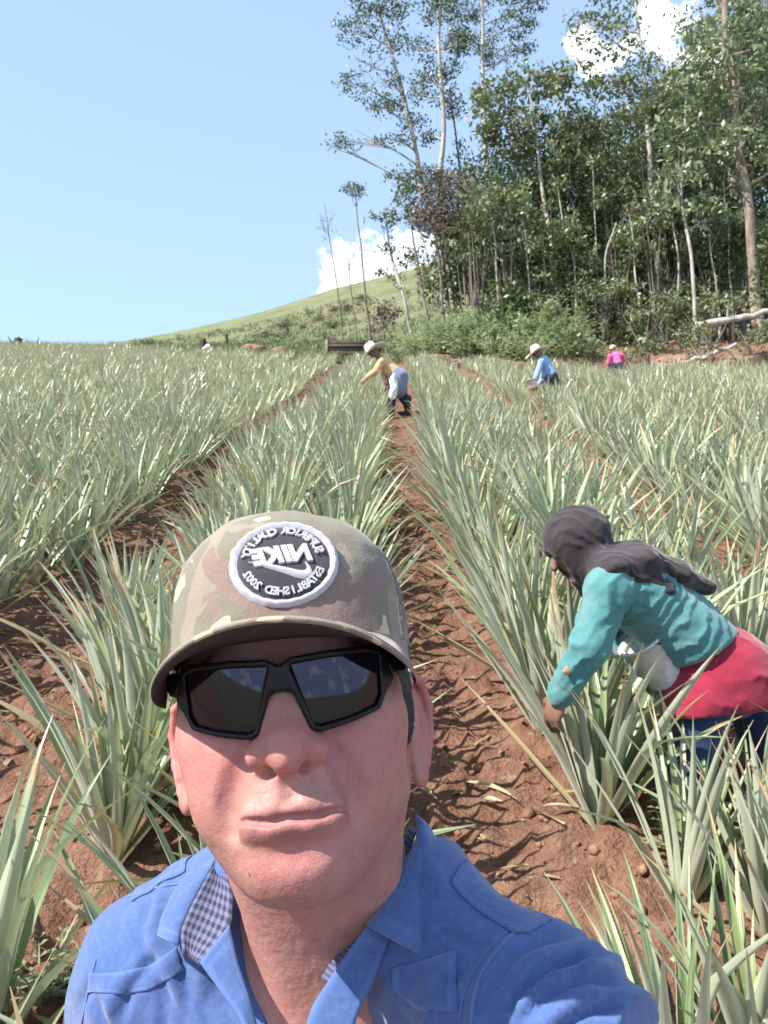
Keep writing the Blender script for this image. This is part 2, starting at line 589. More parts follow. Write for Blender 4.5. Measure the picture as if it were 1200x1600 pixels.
def leaf_geo(L, W, lean, droop, nseg=8, twist=0.0, side=0.0, fold=0.35, ncross=3, kink=0.0):
    """one strap leaf growing from the origin in +X/Z; lean = angle from vertical at the base, droop = extra angle at the tip"""
    s = np.linspace(0, 1, nseg + 1)
    ang = lean + droop * s ** 2.2 + (kink * (s > .62))
    dx = np.sin(ang); dz = np.cos(ang)
    h = L / nseg
    X = np.concatenate([[0], np.cumsum((dx[:-1] + dx[1:]) / 2) * h]); Z = np.concatenate([[0], np.cumsum((dz[:-1] + dz[1:]) / 2) * h])
    Y = side * s ** 2 * L
    w = W * np.where(s < .12, .80 + .2 * s / .12, 1.0) * (1 - np.clip((s - .35) / .65, 0, 1) ** 1.7 * .97)
    c = np.linspace(-1, 1, ncross)
    nrm = np.stack([-np.cos(ang), np.zeros_like(s), np.sin(ang)], -1)        # towards the plant's axis / up: inner (upper) face
    wid = np.stack([np.zeros_like(s), np.ones_like(s), np.zeros_like(s)], -1)
    tw = twist * s
    wid2 = wid * np.cos(tw)[:, None] + nrm * np.sin(tw)[:, None]
    nr2 = nrm * np.cos(tw)[:, None] - wid * np.sin(tw)[:, None]
    P = np.stack([X, Y, Z], -1)[:, None] + wid2[:, None] * (c[None, :, None] * w[:, None, None] * .5) \
        + nr2[:, None] * ((c ** 2)[None, :, None] * w[:, None, None] * fold)
    V = P.reshape(-1, 3)
    n = len(c)
    i = np.arange(nseg)[:, None] * n + np.arange(n - 1)[None]
    F = np.stack([i, i + n, i + n + 1, i + 1], -1).reshape(-1, 4)
    return V, F, np.repeat(s, n), np.tile(np.abs(c), nseg + 1)


def rotz(v, a):
    c, s = math.cos(a), math.sin(a)
    return v @ np.array([[c, s, 0], [-s, c, 0], [0, 0, 1]])


def plant_leaves(r, nleaf, scale, nseg, ncross, spread=1.0):
    """list of (V, F, along, across, azimuth, lean, dry)"""
    out = []
    for k in range(nleaf):
        q = k / nleaf                                   # 0 outer .. 1 inner
        az = k * 2.39996 + r.normal() * .25
        lean = rad((38 - 32 * q) * spread + r.normal() * 6)
        droop = rad(r.choice([8, 14, 26, 48], p=[.38, .34, .2, .08]) * (1.25 - .7 * q) + r.normal() * 4)
        L = scale * (0.66 + 0.32 * math.sin(math.pi * min(1, .2 + q * .75)) + r.normal() * .06)
        if q > .85: L *= .72
        W = scale * (.049 + r.normal() * .005)
        kink = rad(r.uniform(40, 90)) if r.random() < .035 else 0.0
        dry = q < .12 and r.random() < .4
        if dry: lean += .35; L *= .8; W *= .7
        g_ = leaf_geo(L, W, max(.03, lean), droop, nseg, r.normal() * .5, r.normal() * .10, .30, ncross, kink)
        out.append((g_, az, dry))
    return out


def plant_mesh(seed, nleaf, scale, nseg, ncross):
    r = np.random.default_rng(seed)
    a = Acc(); mats = []
    for (V, F, al, ac), az, dry in plant_leaves(r, nleaf, scale, nseg, ncross):
        V = V + np.array([.015 + .01 * r.random(), 0, 0])
        a.add(rotz(V, az), F, along=al, across=ac, tone=r.random()); mats += [1 if dry else 0] * len(F)
    me = np_mesh('pineapple_plant', np.concatenate(a.v), np.concatenate(a.q), True, {k: np.concatenate(x) for k, x in a.a.items()}, mats)
    me.materials.append(MAT_LEAF); me.materials.append(MAT_DRY)
    return me


# where people stand, and a few gaps
KEEP_OUT = [(-0.05, 0.55, .38), (1.12, 2.62, .30), (1.02, 3.0, .25), (1.40, 2.95, .30), (0.25, 14.0, .4), (3.56, 17.0, .6), (3.45, 16.2, .45), (3.35, 15.5, .4), (7.4, 25.2, .9), (7.1, 24.2, .7), (6.9, 23.4, .6), (6.7, 22.6, .5), (.55, 2.85, .16)]
rng = np.random.default_rng(77)
spots = []
for k in range(-24, 14):
    for j, off in enumerate((0.48, 0.96, 1.44)):
        xr = FURROW + PERIOD * k + off
        y = 0.85 + rng.random() * .3
        while y < 62:
            x = xr + 0.012 * y + rng.normal() * .05 + .06 * math.sin(y * .6 + k)
            yy = y + rng.normal() * .05
            y += 0.29 + .06 * rng.random()
            if yy > float(field_edge(np.array(x))) - .8 + rng.normal() * .3: continue
            if abs(x) > 0.60 * yy + 2.5: continue
            if k == 0 and j == 0 and yy < 2.42: continue
            if k == 0 and j > 0 and yy < 3.05: continue
            if k == 1 and yy < 2.2: continue
            if k == -1 and j == 0 and yy < 3.2: continue
            if any((x - a) ** 2 + (yy - b_) ** 2 < c_ * c_ for a, b_, c_ in KEEP_OUT): continue
            if rng.random() < .06: continue
            if k == -1 and j == 0 and yy < 6.0 and rng.random() < .6: continue
            spots.append((x, yy, k, j))
for x, yy, j in ((.84, 2.28, 1), (1.18, 2.02, 2), (.80, 1.74, 1), (1.0, 1.86, 2), (.62, 1.66, 1), (1.58, 2.50, 2), (1.02, 2.16, 1)): spots.append((x, yy, 0, j))
spots.sort(key=lambda s: s[0] ** 2 + s[1] ** 2)
print('plants', len(spots))


def in_view(x, y):
    z = float(terrain(x, y, False)) + .4
    q = CAMR.T @ (np.array([x, y, z]) - CAMP)
    if q[1] < .3: return False
    return abs(q[0] / q[1]) < .56 and -.80 < q[2] / q[1] < .7


vis = [s for s in spots if in_view(s[0], s[1])]
indiv = set(vis[:296])
near = [s for s in vis if s[1] < 4.4][:70]
near_set = set(near)


BEDS = {0: 'right bed', -1: 'left bed', 1: 'second right bed', -2: 'second left bed', 2: 'third right bed', -3: 'third left bed'}
SEQ = ['nearest', 'second', 'third', 'fourth', 'fifth', 'sixth', 'seventh', 'eighth', 'ninth', 'tenth', 'eleventh', 'twelfth']
COUNT = {}


def plant_label(x, y, k, j):
    """row by row, counted away from the camera; far ones share a label with their row"""
    if k not in BEDS:
        return 'pineapple plant in the outermost beds on the ' + ('right' if k > 0 else 'left')
    row = ('inner', 'middle', 'outer')[j if k >= 0 else 2 - j]
    c = COUNT[(k, j)] = COUNT.get((k, j), -1) + 1
    n = SEQ[c] if c < len(SEQ) else 'farther'
    return '%s pineapple plant of the %s row in the %s beside the central furrow' % (n, row, BEDS[k]) if k in (0, -1) else '%s pineapple plant of the %s row in the %s' % (n, row, BEDS[k])


# pool of single leaves for the near plants, each leaf an object of its own
LEAFPOOL = {}
r_ = np.random.default_rng(9)


def pooled_leaf(lean_i, L_i, var):
    key = (lean_i, L_i, var)
    if key not in LEAFPOOL:
        rr = np.random.default_rng(hash(key) % 100000)
        lean = rad(4 + lean_i * 7); L = .44 + .10 * L_i
        droop = rad([9, 20, 40, 15][var] + rr.normal() * 3)
        kink = 0.0 if var != 3 else rad(28)
        V, F, al, ac = leaf_geo(L, .0385 + rr.normal() * .003, lean, droop, 8, rr.normal() * .55, rr.normal() * .09, .30, 4, kink)
        V = V + np.array([.02, 0, 0])
        me = np_mesh('leaf', V, F, True, {'along': al, 'across': ac, 'tone': np.full(len(V), rr.random())})
        me.materials.append(MAT_LEAF)
        LEAFPOOL[key] = me
    return LEAFPOOL[key]


variants = [plant_mesh(100 + k, 27 + k % 6, .84 + .04 * (k % 3), 6, 3) for k in range(14)]
lod = [plant_mesh(300 + k, 19, .86, 4, 2) for k in range(10)]
lodv = []
for me in lod:
    v = np.empty(len(me.vertices) * 3, np.float32); me.vertices.foreach_get('co', v)
    f = np.empty(len(me.loops), np.int32); me.loops.foreach_get('vertex_index', f)
    at = {}
    for k in ('along', 'across', 'tone'):
        a = np.empty(len(me.vertices), np.float32); me.attributes[k].data.foreach_get('value', a); at[k] = a
    mi = np.empty(len(me.polygons), np.int32); me.polygons.foreach_get('material_index', mi)
    lodv.append((v.reshape(-1, 3), f.reshape(-1, 4), at, mi))

acc = Acc(); accm = []
LABEL_SEEN = {}
for idx, s in enumerate(spots):
    x, y, k, j = s
    z = float(terrain(x, y)) - .01
    sc = float(np.clip(rng.normal(1.0, .10), .75, 1.2)) * float(np.interp(y, [3, 6, 12, 20, 26], [.97, .87, .76, .68, .60])) * (.86 if k == 0 and j > 0 and y < 2.5 else 1.0)
    rz = rng.random() * 6.283
    tx, ty = rng.normal() * .07, rng.normal() * .07
    if s in near_set:
        o = empty('pineapple_plant', (x, y, z), rz)
        o.scale = (sc,) * 3; o.rotation_euler = (tx, ty, rz)
        nl = 32 + int(rng.integers(0, 9))
        for q_ in range(nl):
            q = q_ / nl
            dry = q < .14 and rng.random() < .45
            li = int(np.clip(round((40 - 36 * q + rng.normal() * 5 - 4) / 8), 0, 5))
            Li = int(np.clip(round((.58 + .30 * math.sin(math.pi * min(1, .2 + q * .75)) + rng.normal() * .06 - .50) / .11), 0, 4))
            if dry: li = min(7, li + 3)
            var = int(rng.choice(4, p=[.5, .31, .11, .08]))
            lo = bpy.data.objects.new('leaf', pooled_leaf(li, Li, var))
            COL.objects.link(lo); lo.parent = o
            lo.rotation_euler = (rng.normal() * .05, rng.normal() * .05, q_ * 2.39996 + rng.normal() * .25)
            ws = (1.0 + rng.normal() * .12) * (.75 if q > .85 else 1)
            lo.scale = (1, ws, 1 - .2 * (q > .85))
            if dry:
                lo['label'] = 'dry brown leaf'
                lo.material_slots[0].link = 'OBJECT'; lo.material_slots[0].material = MAT_DRY
    elif s in indiv:
        o = bpy.data.objects.new('pineapple_plant', variants[int(rng.integers(len(variants)))])
        COL.objects.link(o)
        o.location = (x, y, z); o.rotation_euler = (tx, ty, rz); o.scale = (sc, sc, sc)
    else:
        v, f, at, mi = lodv[int(rng.integers(len(lodv)))]
        w = rotz(v * sc, rz); w = w + np.array([ty, -tx, 0]) * w[:, 2:3]
        acc.add(w + np.array([x, y, z]), f, **{kk: (a + (rng.random() if kk == 'tone' else 0)) for kk, a in at.items()}); accm.append(mi)
        continue
    tag(o, plant_label(x, y, k, j), 'pineapple plant', 'pineapple plants in rows on the slope')
me = np_mesh('pineapple_field', np.concatenate(acc.v), np.concatenate(acc.q), True, {k: np.concatenate(x) for k, x in acc.a.items()}, np.concatenate(accm))
me.materials.append(MAT_LEAF); me.materials.append(MAT_DRY)
o = link_mesh('pineapple_plants', me)
tag(o, 'massed grey green pineapple plants covering the far part of the slope', 'pineapple plants', 'pineapple plants in rows on the slope', 'stuff')

# dry leaves fallen in the furrows
rl = np.random.default_rng(55)
a = Acc()
n = 0
while n < 900:
    y = 1.4 + 14 * rl.random() ** 1.4; x = (rl.random() - .5) * (2.2 + 1.1 * y)
    fr = math.cos(2 * math.pi * (x - .012 * y - FURROW) / PERIOD)
    if rl.random() > .25 + .6 * (fr * .5 + .5): continue
    n += 1
    L = .06 + .26 * rl.random() ** 1.6
    V, F, al, ac = leaf_geo(L, .012 + .014 * rl.random(), rad(78 + 10 * rl.random()), rad(8 + 25 * rl.random()), 4, rl.normal() * 1.2, rl.normal() * .2, .3, 3)
    V = rotz(V, rl.random() * 6.28)
    a.add(V + np.array([x, y, float(terrain(x, y)) + .008 + .012 * rl.random()]), F, along=al * .9, across=ac, tone=rl.random())
o = link_mesh('leaf_litter', a.mesh('leaf_litter'), MAT_DRY)
tag(o, 'dry fallen pineapple leaves lying on the red soil of the furrows', 'leaf litter', kind='stuff')

# ------------------------------------------------------------------ forest edge
def foliage_mat(name, c1, c2, c3, rough=.4, spec=.5, trans=.22, tmix=.4):
    m, g, b = new_mat(name)
    t = g.attr('tone', 2)
    pos = g.n('ShaderNodeNewGeometry').outputs['Position']
    c = g.mix(g.math('POWER', t, 1.3), c1, c2)
    c = g.mix(g.rng(g.noise(pos, .9, 3), .45, .7), c, c3)
    setin(g, b, Base_Color=c, Roughness=rough)
    b.inputs['Specular IOR Level'].default_value = spec
    tr = g.n('ShaderNodeBsdfTranslucent', {'Color': g.mix(tmix, c, (0.16, 0.24, 0.03))})
    ms = g.n('ShaderNodeMixShader', {0: trans, 1: b.outputs[0], 2: tr.outputs[0]})
    g.t.links.new(ms.outputs[0], g.t.nodes['Material Output'].inputs[0])
    return m


def bark_mat(name, c1, c2):
    m, g, b = new_mat(name)
    pos = g.n('ShaderNodeNewGeometry').outputs['Position']
    n1 = g.noise(g.vmath('MULTIPLY', pos, (3.0, 3.0, 1.1)), 1.4, 5, .65); n2 = g.noise(g.vmath('MULTIPLY', pos, (14., 14., 3.)), 1.0, 4, .6)
    c = g.mix(g.rng(n1, .38, .62), c1, c2)
    c = g.mix(g.rng(n2, .5, .75, 0, .6), c, tuple(x * .45 for x in c2))
    setin(g, b, Base_Color=c, Roughness=.9)
    b.inputs['Specular IOR Level'].default_value = .15
    add_bump(g, b, n2, .6, .03)
    return m


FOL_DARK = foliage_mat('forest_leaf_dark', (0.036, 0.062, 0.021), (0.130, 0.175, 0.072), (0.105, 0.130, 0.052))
FOL_MID = foliage_mat('forest_leaf', (0.066, 0.100, 0.038), (0.265, 0.300, 0.165), (0.210, 0.215, 0.105), .42, .45)
FOL_PALE = foliage_mat('broad_pale_leaf', (0.110, 0.160, 0.070), (0.33, 0.38, 0.25), (0.165, 0.215, 0.090), .40, .5)
FOL_BLUE = foliage_mat('high_canopy_leaf', (0.040, 0.068, 0.036), (0.070, 0.105, 0.055), (0.095, 0.125, 0.065))
FOL_FERN = foliage_mat('fern_leaf', (0.250, 0.330, 0.150), (0.400, 0.460, 0.270), (0.340, 0.385, 0.220), .5, .4, .42, .08)
FOL_DRY = foliage_mat('dry_vine', (0.135, 0.105, 0.085), (0.25, 0.20, 0.16), (0.115, 0.10, 0.075), .8, .2, .1)
BARK_PALE = bark_mat('pale_bark', (0.48, 0.45, 0.39), (0.32, 0.285, 0.235))
BARK_STAIN = bark_mat('stained_bark', (0.36, 0.30, 0.24), (0.20, 0.155, 0.115))
BARK_GREY = bark_mat('grey_bark', (0.27, 0.235, 0.19), (0.16, 0.135, 0.105))
BARK_DARK = bark_mat('dark_bark', (0.10, 0.075, 0.055), (0.055, 0.040, 0.032))


def leaf_cloud(rg, centers, radii, counts, size, cl=.38, per=18, up=.35, aspect=.46, shell=.55):
    """leaf-sized faces gathered in twig clusters inside ellipsoids"""
    Vs, Ts = [], []
    for c, r, n in zip(centers, radii, counts):
        k = max(1, int(n / per))
        d = rg.normal(size=(k, 3)); d /= np.linalg.norm(d, axis=1)[:, None]
        rr = rg.random(k) ** (1 / 3.0); rr = shell * np.maximum(rr, .72) + (1 - shell) * rr
        tc = np.array(c) + d * rr[:, None] * np.array(r)
        keep = vnoise(tc[:, 0] * .9, tc[:, 1] * .9, tc[:, 2] * 1.1, 40) > .30
        tc = tc[keep]; d = d[keep]
        k = len(tc)
        if not k: continue
        m = per
        p = np.repeat(tc, m, 0) + rg.normal(size=(k * m, 3)) * cl * .72 * np.array([1, 1, .6])
        nn = np.repeat(d, m, 0) * .5 + rg.normal(size=(k * m, 3)) * .55 + np.array([0, 0, up])
        nn /= np.linalg.norm(nn, axis=1)[:, None]
        ax = rg.normal(size=(k * m, 3)) + np.array([0, 0, -.5]); ax -= nn * (ax * nn).sum(1)[:, None]; ax /= np.linalg.norm(ax, axis=1)[:, None] + 1e-9
        sd = np.cross(nn, ax)
        L = size * (.6 + .8 * rg.random(k * m))[:, None]; W = L * aspect
        q = np.stack([p - ax * L * .5, p + sd * W * .5 - nn * L * .06, p + ax * L * .5 - nn * L * .12, p - sd * W * .5 - nn * L * .06], 1)
        Vs.append(q.reshape(-1, 3))
        Ts.append(np.repeat(np.clip(np.repeat(rg.random(k), m) * .6 + rg.random(k * m) * .45, 0, 1), 4))
    V = np.concatenate(Vs); F = np.arange(len(V)).reshape(-1, 4)
    return V, F, np.concatenate(Ts)


def bend(rg, a, b_, n, wob):
    t = np.linspace(0, 1, n)[:, None]
    P_ = a * (1 - t) + b_ * t
    w = rg.normal(size=(n, 3)) * wob; w[0] = 0; w[-1] *= .4
    for _ in range(2): w[1:-1] = (w[:-2] + 2 * w[1:-1] + w[2:]) / 4
    return P_ + w


TREE_N = [0]


def tree(label, Y, trunk, r0, blobs, leaf=.22, fol=None, bark=None, dens=1.0, cl=.38, limbs=True, rtop=.35, group='trees of the forest edge', name='forest_tree', shell=.55, dy=1.0, twigs=0, per=18):
    """trunk: points on the photograph, foot first, standing at depth Y; blobs: (px, py, rx, ry) leaf masses of the crown"""
    TREE_N[0] += 1
    rg = np.random.default_rng(1000 + TREE_N[0])
    fol = fol or FOL_MID; bark = bark or BARK_GREY
    P_ = np.array([pix_at(a, b_, Y) for a, b_ in trunk])
    foot = np.array([P_[0, 0] + (P_[0, 0] - P_[1, 0]) * .0, Y, float(terrain(P_[0, 0], Y)) - .15])
    P_ = np.concatenate([[foot], P_[P_[:, 2] > foot[2] + .5]])
    P_[1:, 1] += rg.normal(size=len(P_) - 1) * .12
    n = 4 * len(P_)
    tt = np.concatenate([[0], np.cumsum(np.linalg.norm(np.diff(P_, axis=0), axis=1))]); H_ = tt[-1]
    s = np.linspace(0, H_, n)
    Q_ = np.stack([np.interp(s, tt, P_[:, k]) for k in range(3)], -1)
    for _ in range(2): Q_[1:-1] = (Q_[:-2] + 2 * Q_[1:-1] + Q_[2:]) / 4
    w_ = rg.normal(size=(n, 3)) * .10; w_[0] = 0
    for _ in range(4): w_[1:-1] = (w_[:-2] + 2 * w_[1:-1] + w_[2:]) / 4
    Q_ = Q_ + w_ * min(1.0, r0 / .10)
    rr = r0 * (1 - (1 - rtop) * s / H_) * (1 + .5 * np.exp(-s / .5))
    root = empty(name, tuple(foot))
    a = Acc(); v, f = tube(Q_ - foot, rr, 8); a.add(v, f)
    bl = []
    for (bx, by, rx, ry) in blobs:
        c = pix_at(bx, by, Y); sc = Y / 1232.0
        c = c + np.array([0, rg.normal() * .5 * dy, 0])
        bl.append((c - foot, np.array([rx * sc, (rx + ry) * .5 * sc * dy, ry * sc])))
    la = Acc()
    if limbs:
        for c, r in bl:
            # limb leaves the trunk below the leaf mass
            zt = c[2] - max(.6, .5 * np.hypot(c[0] - np.interp(c[2] + foot[2], Q_[:, 2], Q_[:, 0]) + foot[0], 0))
            k = int(np.argmin(np.abs(Q_[:, 2] - foot[2] - zt)))
            k = min(max(k, 2), n - 1)
            p0 = Q_[k] - foot
            e = bend(rg, p0, c + rg.normal(size=3) * .1 * r, 7, .10)
            rl = max(.02, rr[k] * .5)
            v, f = tube(e, np.linspace(rl, rl * .35, 7), 6); la.add(v, f)
            for _ in range(4 + twigs):
                d = rg.normal(size=3); d[2] = abs(d[2]) * .7; d /= np.linalg.norm(d)
                q0 = e[rg.integers(3, 7)]; q1 = c + d * r * .95
                v, f = tube(bend(rg, q0, q1, 5, .07), np.linspace(rl * .4, .010, 5), 5); la.add(v, f)
    tr = link_mesh('trunk', a.mesh('trunk'), bark, root)
    if la.n: link_mesh('limbs', la.mesh('limbs'), bark, tr)['kind'] = 'stuff'
    if bl:
        cnt = [int(dens * 1.75 * 5 * math.pi * r[0] * r[2] / (leaf * leaf)) + 14 for c, r in bl]
        V, F, T = leaf_cloud(rg, [c for c, r in bl], [r for c, r in bl], cnt, leaf, cl, per=per, shell=shell)
        me = np_mesh('crown', V, F, True, {'tone': T})
        link_mesh('crown', me, fol, root)['kind'] = 'stuff'
    tag(root, label, 'tree', group)
    return root


G1 = 'tall thin trees at the left end of the forest'
tree('tall slender tree with a fork low down and open feathery crown', 36, [(702, 497), (692, 430), (681, 330), (690, 240), (689, 150), (684, 60), (690, -60)], .17,
     [(669, 112, 30, 32), (697, 98, 25, 24), (707, 150, 18, 24), (662, 66, 24, 18), (690, 20, 36, 24), (720, 60, 22, 20), (690, -40, 45, 30), (652, 140, 20, 10), (672, 190, 18, 12)], .16, FOL_BLUE, BARK_PALE, .85, .28, twigs=4, group=G1, name='slender_tree', shell=.8)
tree('tall leaning pale tree with flat layered branches against the sky', 37, [(710, 495), (697, 410), (666, 300), (649, 222), (624, 130), (604, 60), (590, 0), (580, -50)], .16,
     [(560, 50, 40, 18), (622, 18, 38, 20), (586, 98, 40, 13), (557, 140, 34, 12), (598, 165, 44, 15), (562, 214, 44, 8), (531, 228, 22, 6), (646, 186, 22, 14), (575, 10, 34, 14), (618, 60, 26, 16), (610, 128, 22, 14), (628, 228, 26, 8), (590, -50, 60, 30)], .16, FOL_BLUE, BARK_PALE, .85, .26, twigs=4, group=G1, name='slender_tree', shell=.8)
tree('very tall forked tree rising behind the bushy one, crown cut by the top', 45, [(765, 420), (762, 250), (752, 110), (756, 40), (752, -60)], .20,
     [(740, 40, 42, 26), (803, 50, 34, 24), (785, 0, 50, 22), (722, 6, 34, 22), (835, 4, 20, 14), (775, 86, 36, 14), (715, 60, 26, 16), (770, -60, 70, 40), (818, 78, 22, 10)], .17, FOL_BLUE, BARK_PALE, .9, .28, twigs=4, group=G1, name='slender_tree', shell=.8)
tree('thin dark tree wrapped in brown creepers between the slender trees', 38, [(742, 490), (728, 400), (722, 280), (708, 190), (700, 140)], .10,
     [(706, 180, 12, 24), (716, 240, 12, 22), (735, 300, 18, 26)], .15, FOL_DARK, BARK_DARK, .5, .22, group=G1, name='slender_tree')
tree('creeper choked tree of brown dead vines below the forked trees', 33.6, [(694, 495), (686, 420), (672, 330), (664, 270)], .11,
     [(664, 272, 30, 20), (672, 310, 30, 30), (695, 268, 24, 16), (712, 300, 26, 26), (664, 345, 22, 24), (690, 350, 26, 40), (715, 350, 20, 36)], .13, FOL_DRY, BARK_GREY, 1.1, .26, group=G1, name='slender_tree')
tree('leaning white sapling with a dark leafy head over the cloud', 31, [(648, 531), (633, 470), (617, 418), (606, 378), (600, 350)], .085,
     [(596, 352, 20, 18), (612, 385, 14, 20), (628, 330, 22, 14), (596, 430, 12, 10)], .15, FOL_DARK, BARK_PALE, .8, .2, group=G1, name='sapling')
tree('small tree with a tufted round head standing alone on the ridge', 40, [(578, 514), (568, 420), (558, 330), (552, 296)], .07,
     [(552, 288, 18, 10), (543, 299, 12, 6), (562, 300, 10, 7)], .14, FOL_BLUE, BARK_GREY, .8, .2, group=G1, name='sapling')
tree('bare dead sapling leaning left at the end of the wood', 41, [(536, 510), (528, 450), (518, 390), (508, 316)], .05, [(510, 350, 16, 28)], .08, FOL_DRY, BARK_GREY, .06, .2, group=G1, name='dead_tree', twigs=6)
tree('dead grey sapling behind the plank stack', 38, [(556, 514), (549, 450), (546, 400)], .05, [(548, 420, 12, 22)], .08, FOL_DRY, BARK_GREY, .05, .2, group=G1, name='dead_tree', twigs=5)
tree('dark round headed tree just left of the slender trunks', 34, [(672, 500), (660, 440), (648, 380), (642, 330)], .09,
     [(640, 290, 30, 20), (628, 325, 24, 16), (655, 330, 22, 22), (612, 268, 18, 8), (640, 400, 14, 22)], .17, FOL_DARK, BARK_GREY, .75, .26, group=G1, name='sapling')
for k_, (tp, lb) in enumerate([
        ([(690, 500), (674, 440), (662, 385), (650, 340)], 'thin pale sapling leaning left in the middle of the clump'),
        ([(668, 497), (657, 450), (651, 410)], 'thin grey sapling with few leaves near the leaning white one'),
        ([(722, 492), (712, 440), (700, 390), (696, 350)], 'grey sapling leaning right of the forked tree'),
        ([(748, 490), (742, 440), (728, 400), (722, 370)], 'bent pale sapling with a hooked branch beside the ferns'),
        ([(735, 492), (733, 430), (728, 360)], 'straight thin pole of a tree behind the ferns'),
        ([(640, 520), (628, 470), (622, 430)], 'short bare sapling left of the leaning white one')]):
    x_, y_ = tp[-1]
    tree(lb, 34 + k_ * .9, tp, .055, [(x_, y_ - 6, 14, 16), (x_ + 12, y_ + 30, 12, 14)], .15, FOL_MID if k_ % 2 else FOL_DRY, BARK_PALE if k_ % 2 == 0 else BARK_GREY, .55, .2, group=G1, name='sapling')

tree('big bushy tree with a rounded glossy crown, left of the forest wall', 33, [(868, 480), (862, 420), (846, 300), (838, 225), (830, 150)], .13,
     [(775, 150, 46, 36), (838, 112, 52, 28), (893, 148, 42, 34), (755, 188, 26, 34), (850, 190, 56, 36), (918, 190, 24, 36), (800, 215, 48, 30), (870, 240, 40, 26), (745, 145, 18, 20)], .25, FOL_MID, BARK_PALE, 1.5, .30)
tree('white stemmed tree hung with dull creepers under the bushy crown', 32, [(796, 482), (791, 430), (785, 370), (790, 300)], .10,
     [(768, 285, 44, 36), (738, 325, 28, 36), (800, 330, 40, 36), (780, 380, 36, 28), (742, 390, 24, 28)], .23, FOL_MID, BARK_PALE, .85, .3)
tree('crooked grey tree bending right at the top behind the blue shirted worker', 34, [(918, 500), (912, 440), (906, 370), (893, 310), (872, 262)], .12,
     [(900, 270, 40, 36), (862, 300, 34, 36), (930, 310, 34, 40), (900, 350, 36, 36)], .18, FOL_DARK, BARK_PALE, .8, .32)
tree('white trunked tree with an open crown at the top of the wood', 33, [(1040, 500), (1026, 420), (1018, 330), (1011, 220), (1006, 140), (1000, 40), (990, -40)], .14,
     [(968, 50, 44, 40), (1004, 110, 46, 34), (930, 24, 36, 26), (955, 130, 36, 26), (1030, 150, 34, 30), (905, 42, 24, 18), (985, 175, 34, 24), (975, -20, 60, 30)], .23, FOL_MID, BARK_PALE, .8, .34, twigs=2, shell=.7)
tree('thick pale trunk near the right edge, stained brown at its foot', 30, [(1188, 484), (1182, 440), (1168, 350), (1153, 250), (1146, 180), (1138, 90), (1130, 0)], .23,
     [(1200, 60, 40, 50), (1165, 0, 50, 40), (1210, 260, 34, 40), (1150, 150, 44, 44), (1098, 90, 42, 44), (1090, 180, 46, 40), (1178, 70, 40, 44), (1120, 30, 50, 30), (1196, 190, 34, 44), (1140, 240, 40, 30)], .28, FOL_PALE, BARK_STAIN, .9, .36, rtop=.5)
tree('pair of smooth pink grey trunks at the top right corner', 37, [(1160, 480), (1150, 380), (1142, 220), (1134, 80), (1122, 0), (1110, -60)], .22,
     [(1185, 20, 50, 44), (1150, -10, 50, 36), (1080, 40, 30, 34), (1160, 110, 44, 44), (1100, 140, 44, 40), (1200, 170, 40, 50)], .2, FOL_DARK, BARK_PALE, .8, .34, rtop=.7)
tree('pale upright trunk just behind the twin trunks', 38, [(1175, 480), (1166, 380), (1150, 220), (1136, 90), (1134, -50)], .17, [(1170, 90, 40, 40), (1195, 130, 30, 40)], .2, FOL_DARK, BARK_PALE, .8, .34, rtop=.7)
tree('broad leaved tree with big pale leaves in front of the dark wood', 30.5, [(1085, 500), (1078, 400), (1068, 300), (1072, 200), (1080, 120)], .09,
     [(1075, 130, 40, 34), (1060, 200, 40, 34), (1095, 240, 36, 34), (1050, 270, 34, 34), (1075, 310, 46, 34), (1120, 330, 36, 30), (1110, 170, 30, 34)], .34, FOL_PALE, BARK_PALE, 1.0, .40)
tree('slim tree with a lime green head among dark trunks', 34, [(965, 500), (955, 440), (948, 380), (935, 260), (940, 200)], .10,
     [(940, 215, 36, 34), (965, 260, 34, 30), (948, 320, 30, 36), (985, 300, 34, 30), (960, 380, 34, 30)], .2, FOL_MID, BARK_PALE, .75, .34)
tree('slanting dead pole propped in the undergrowth', 31.5, [(945, 395), (955, 375), (968, 348)], .07, [(970, 350, 8, 8)], .15, FOL_DRY, BARK_PALE, .3, .2, name='dead_tree')
for k_, (px_, top_, Y_, lb) in enumerate([(772, 330, 31.6, 'thin pale pole left of the white stemmed tree'), (822, 330, 31.8, 'thin pale pole right of the white stemmed tree'),
        (893, 360, 31.5, 'short white pole left of the crooked grey tree'), (930, 250, 32.6, 'straight pale pole beside the slim lime headed tree'), (990, 330, 31.4, 'white pole left of the white trunked tree'),
        (1003, 180, 33.6, 'tall pale pole just left of the white trunked tree'), (1052, 260, 31.2, 'pale pole between the white trunked and the broad leaved tree'), (1112, 300, 31.0, 'pale pole right of the broad leaved tree'),
        (1135, 250, 31.4, 'pale pole left of the thick pale trunk'), (1098, 200, 32.4, 'tall thin pole behind the broad leaved tree'), (878, 280, 32.4, 'leaning pole under the bushy crown')]):
    tree(lb, Y_, [(px_ + 9, 500), (px_ + 5, 430), (px_, (top_ + 430) / 2), (px_ - 6, top_)], .055, [(px_ - 6, top_ + 5, 18, 20), (px_ + 8, top_ + 60, 14, 18)], .2, FOL_MID, BARK_PALE, .8, .25, name='sapling', group='thin poles at the front of the wood')
rgf = np.random.default_rng(321)
FILL = []
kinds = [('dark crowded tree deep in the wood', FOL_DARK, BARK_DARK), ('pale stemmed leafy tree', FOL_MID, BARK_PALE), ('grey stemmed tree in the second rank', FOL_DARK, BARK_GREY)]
fx = list(np.linspace(735, 1225, 17)) + [1270, 1330, 1400, 1480, 1560]
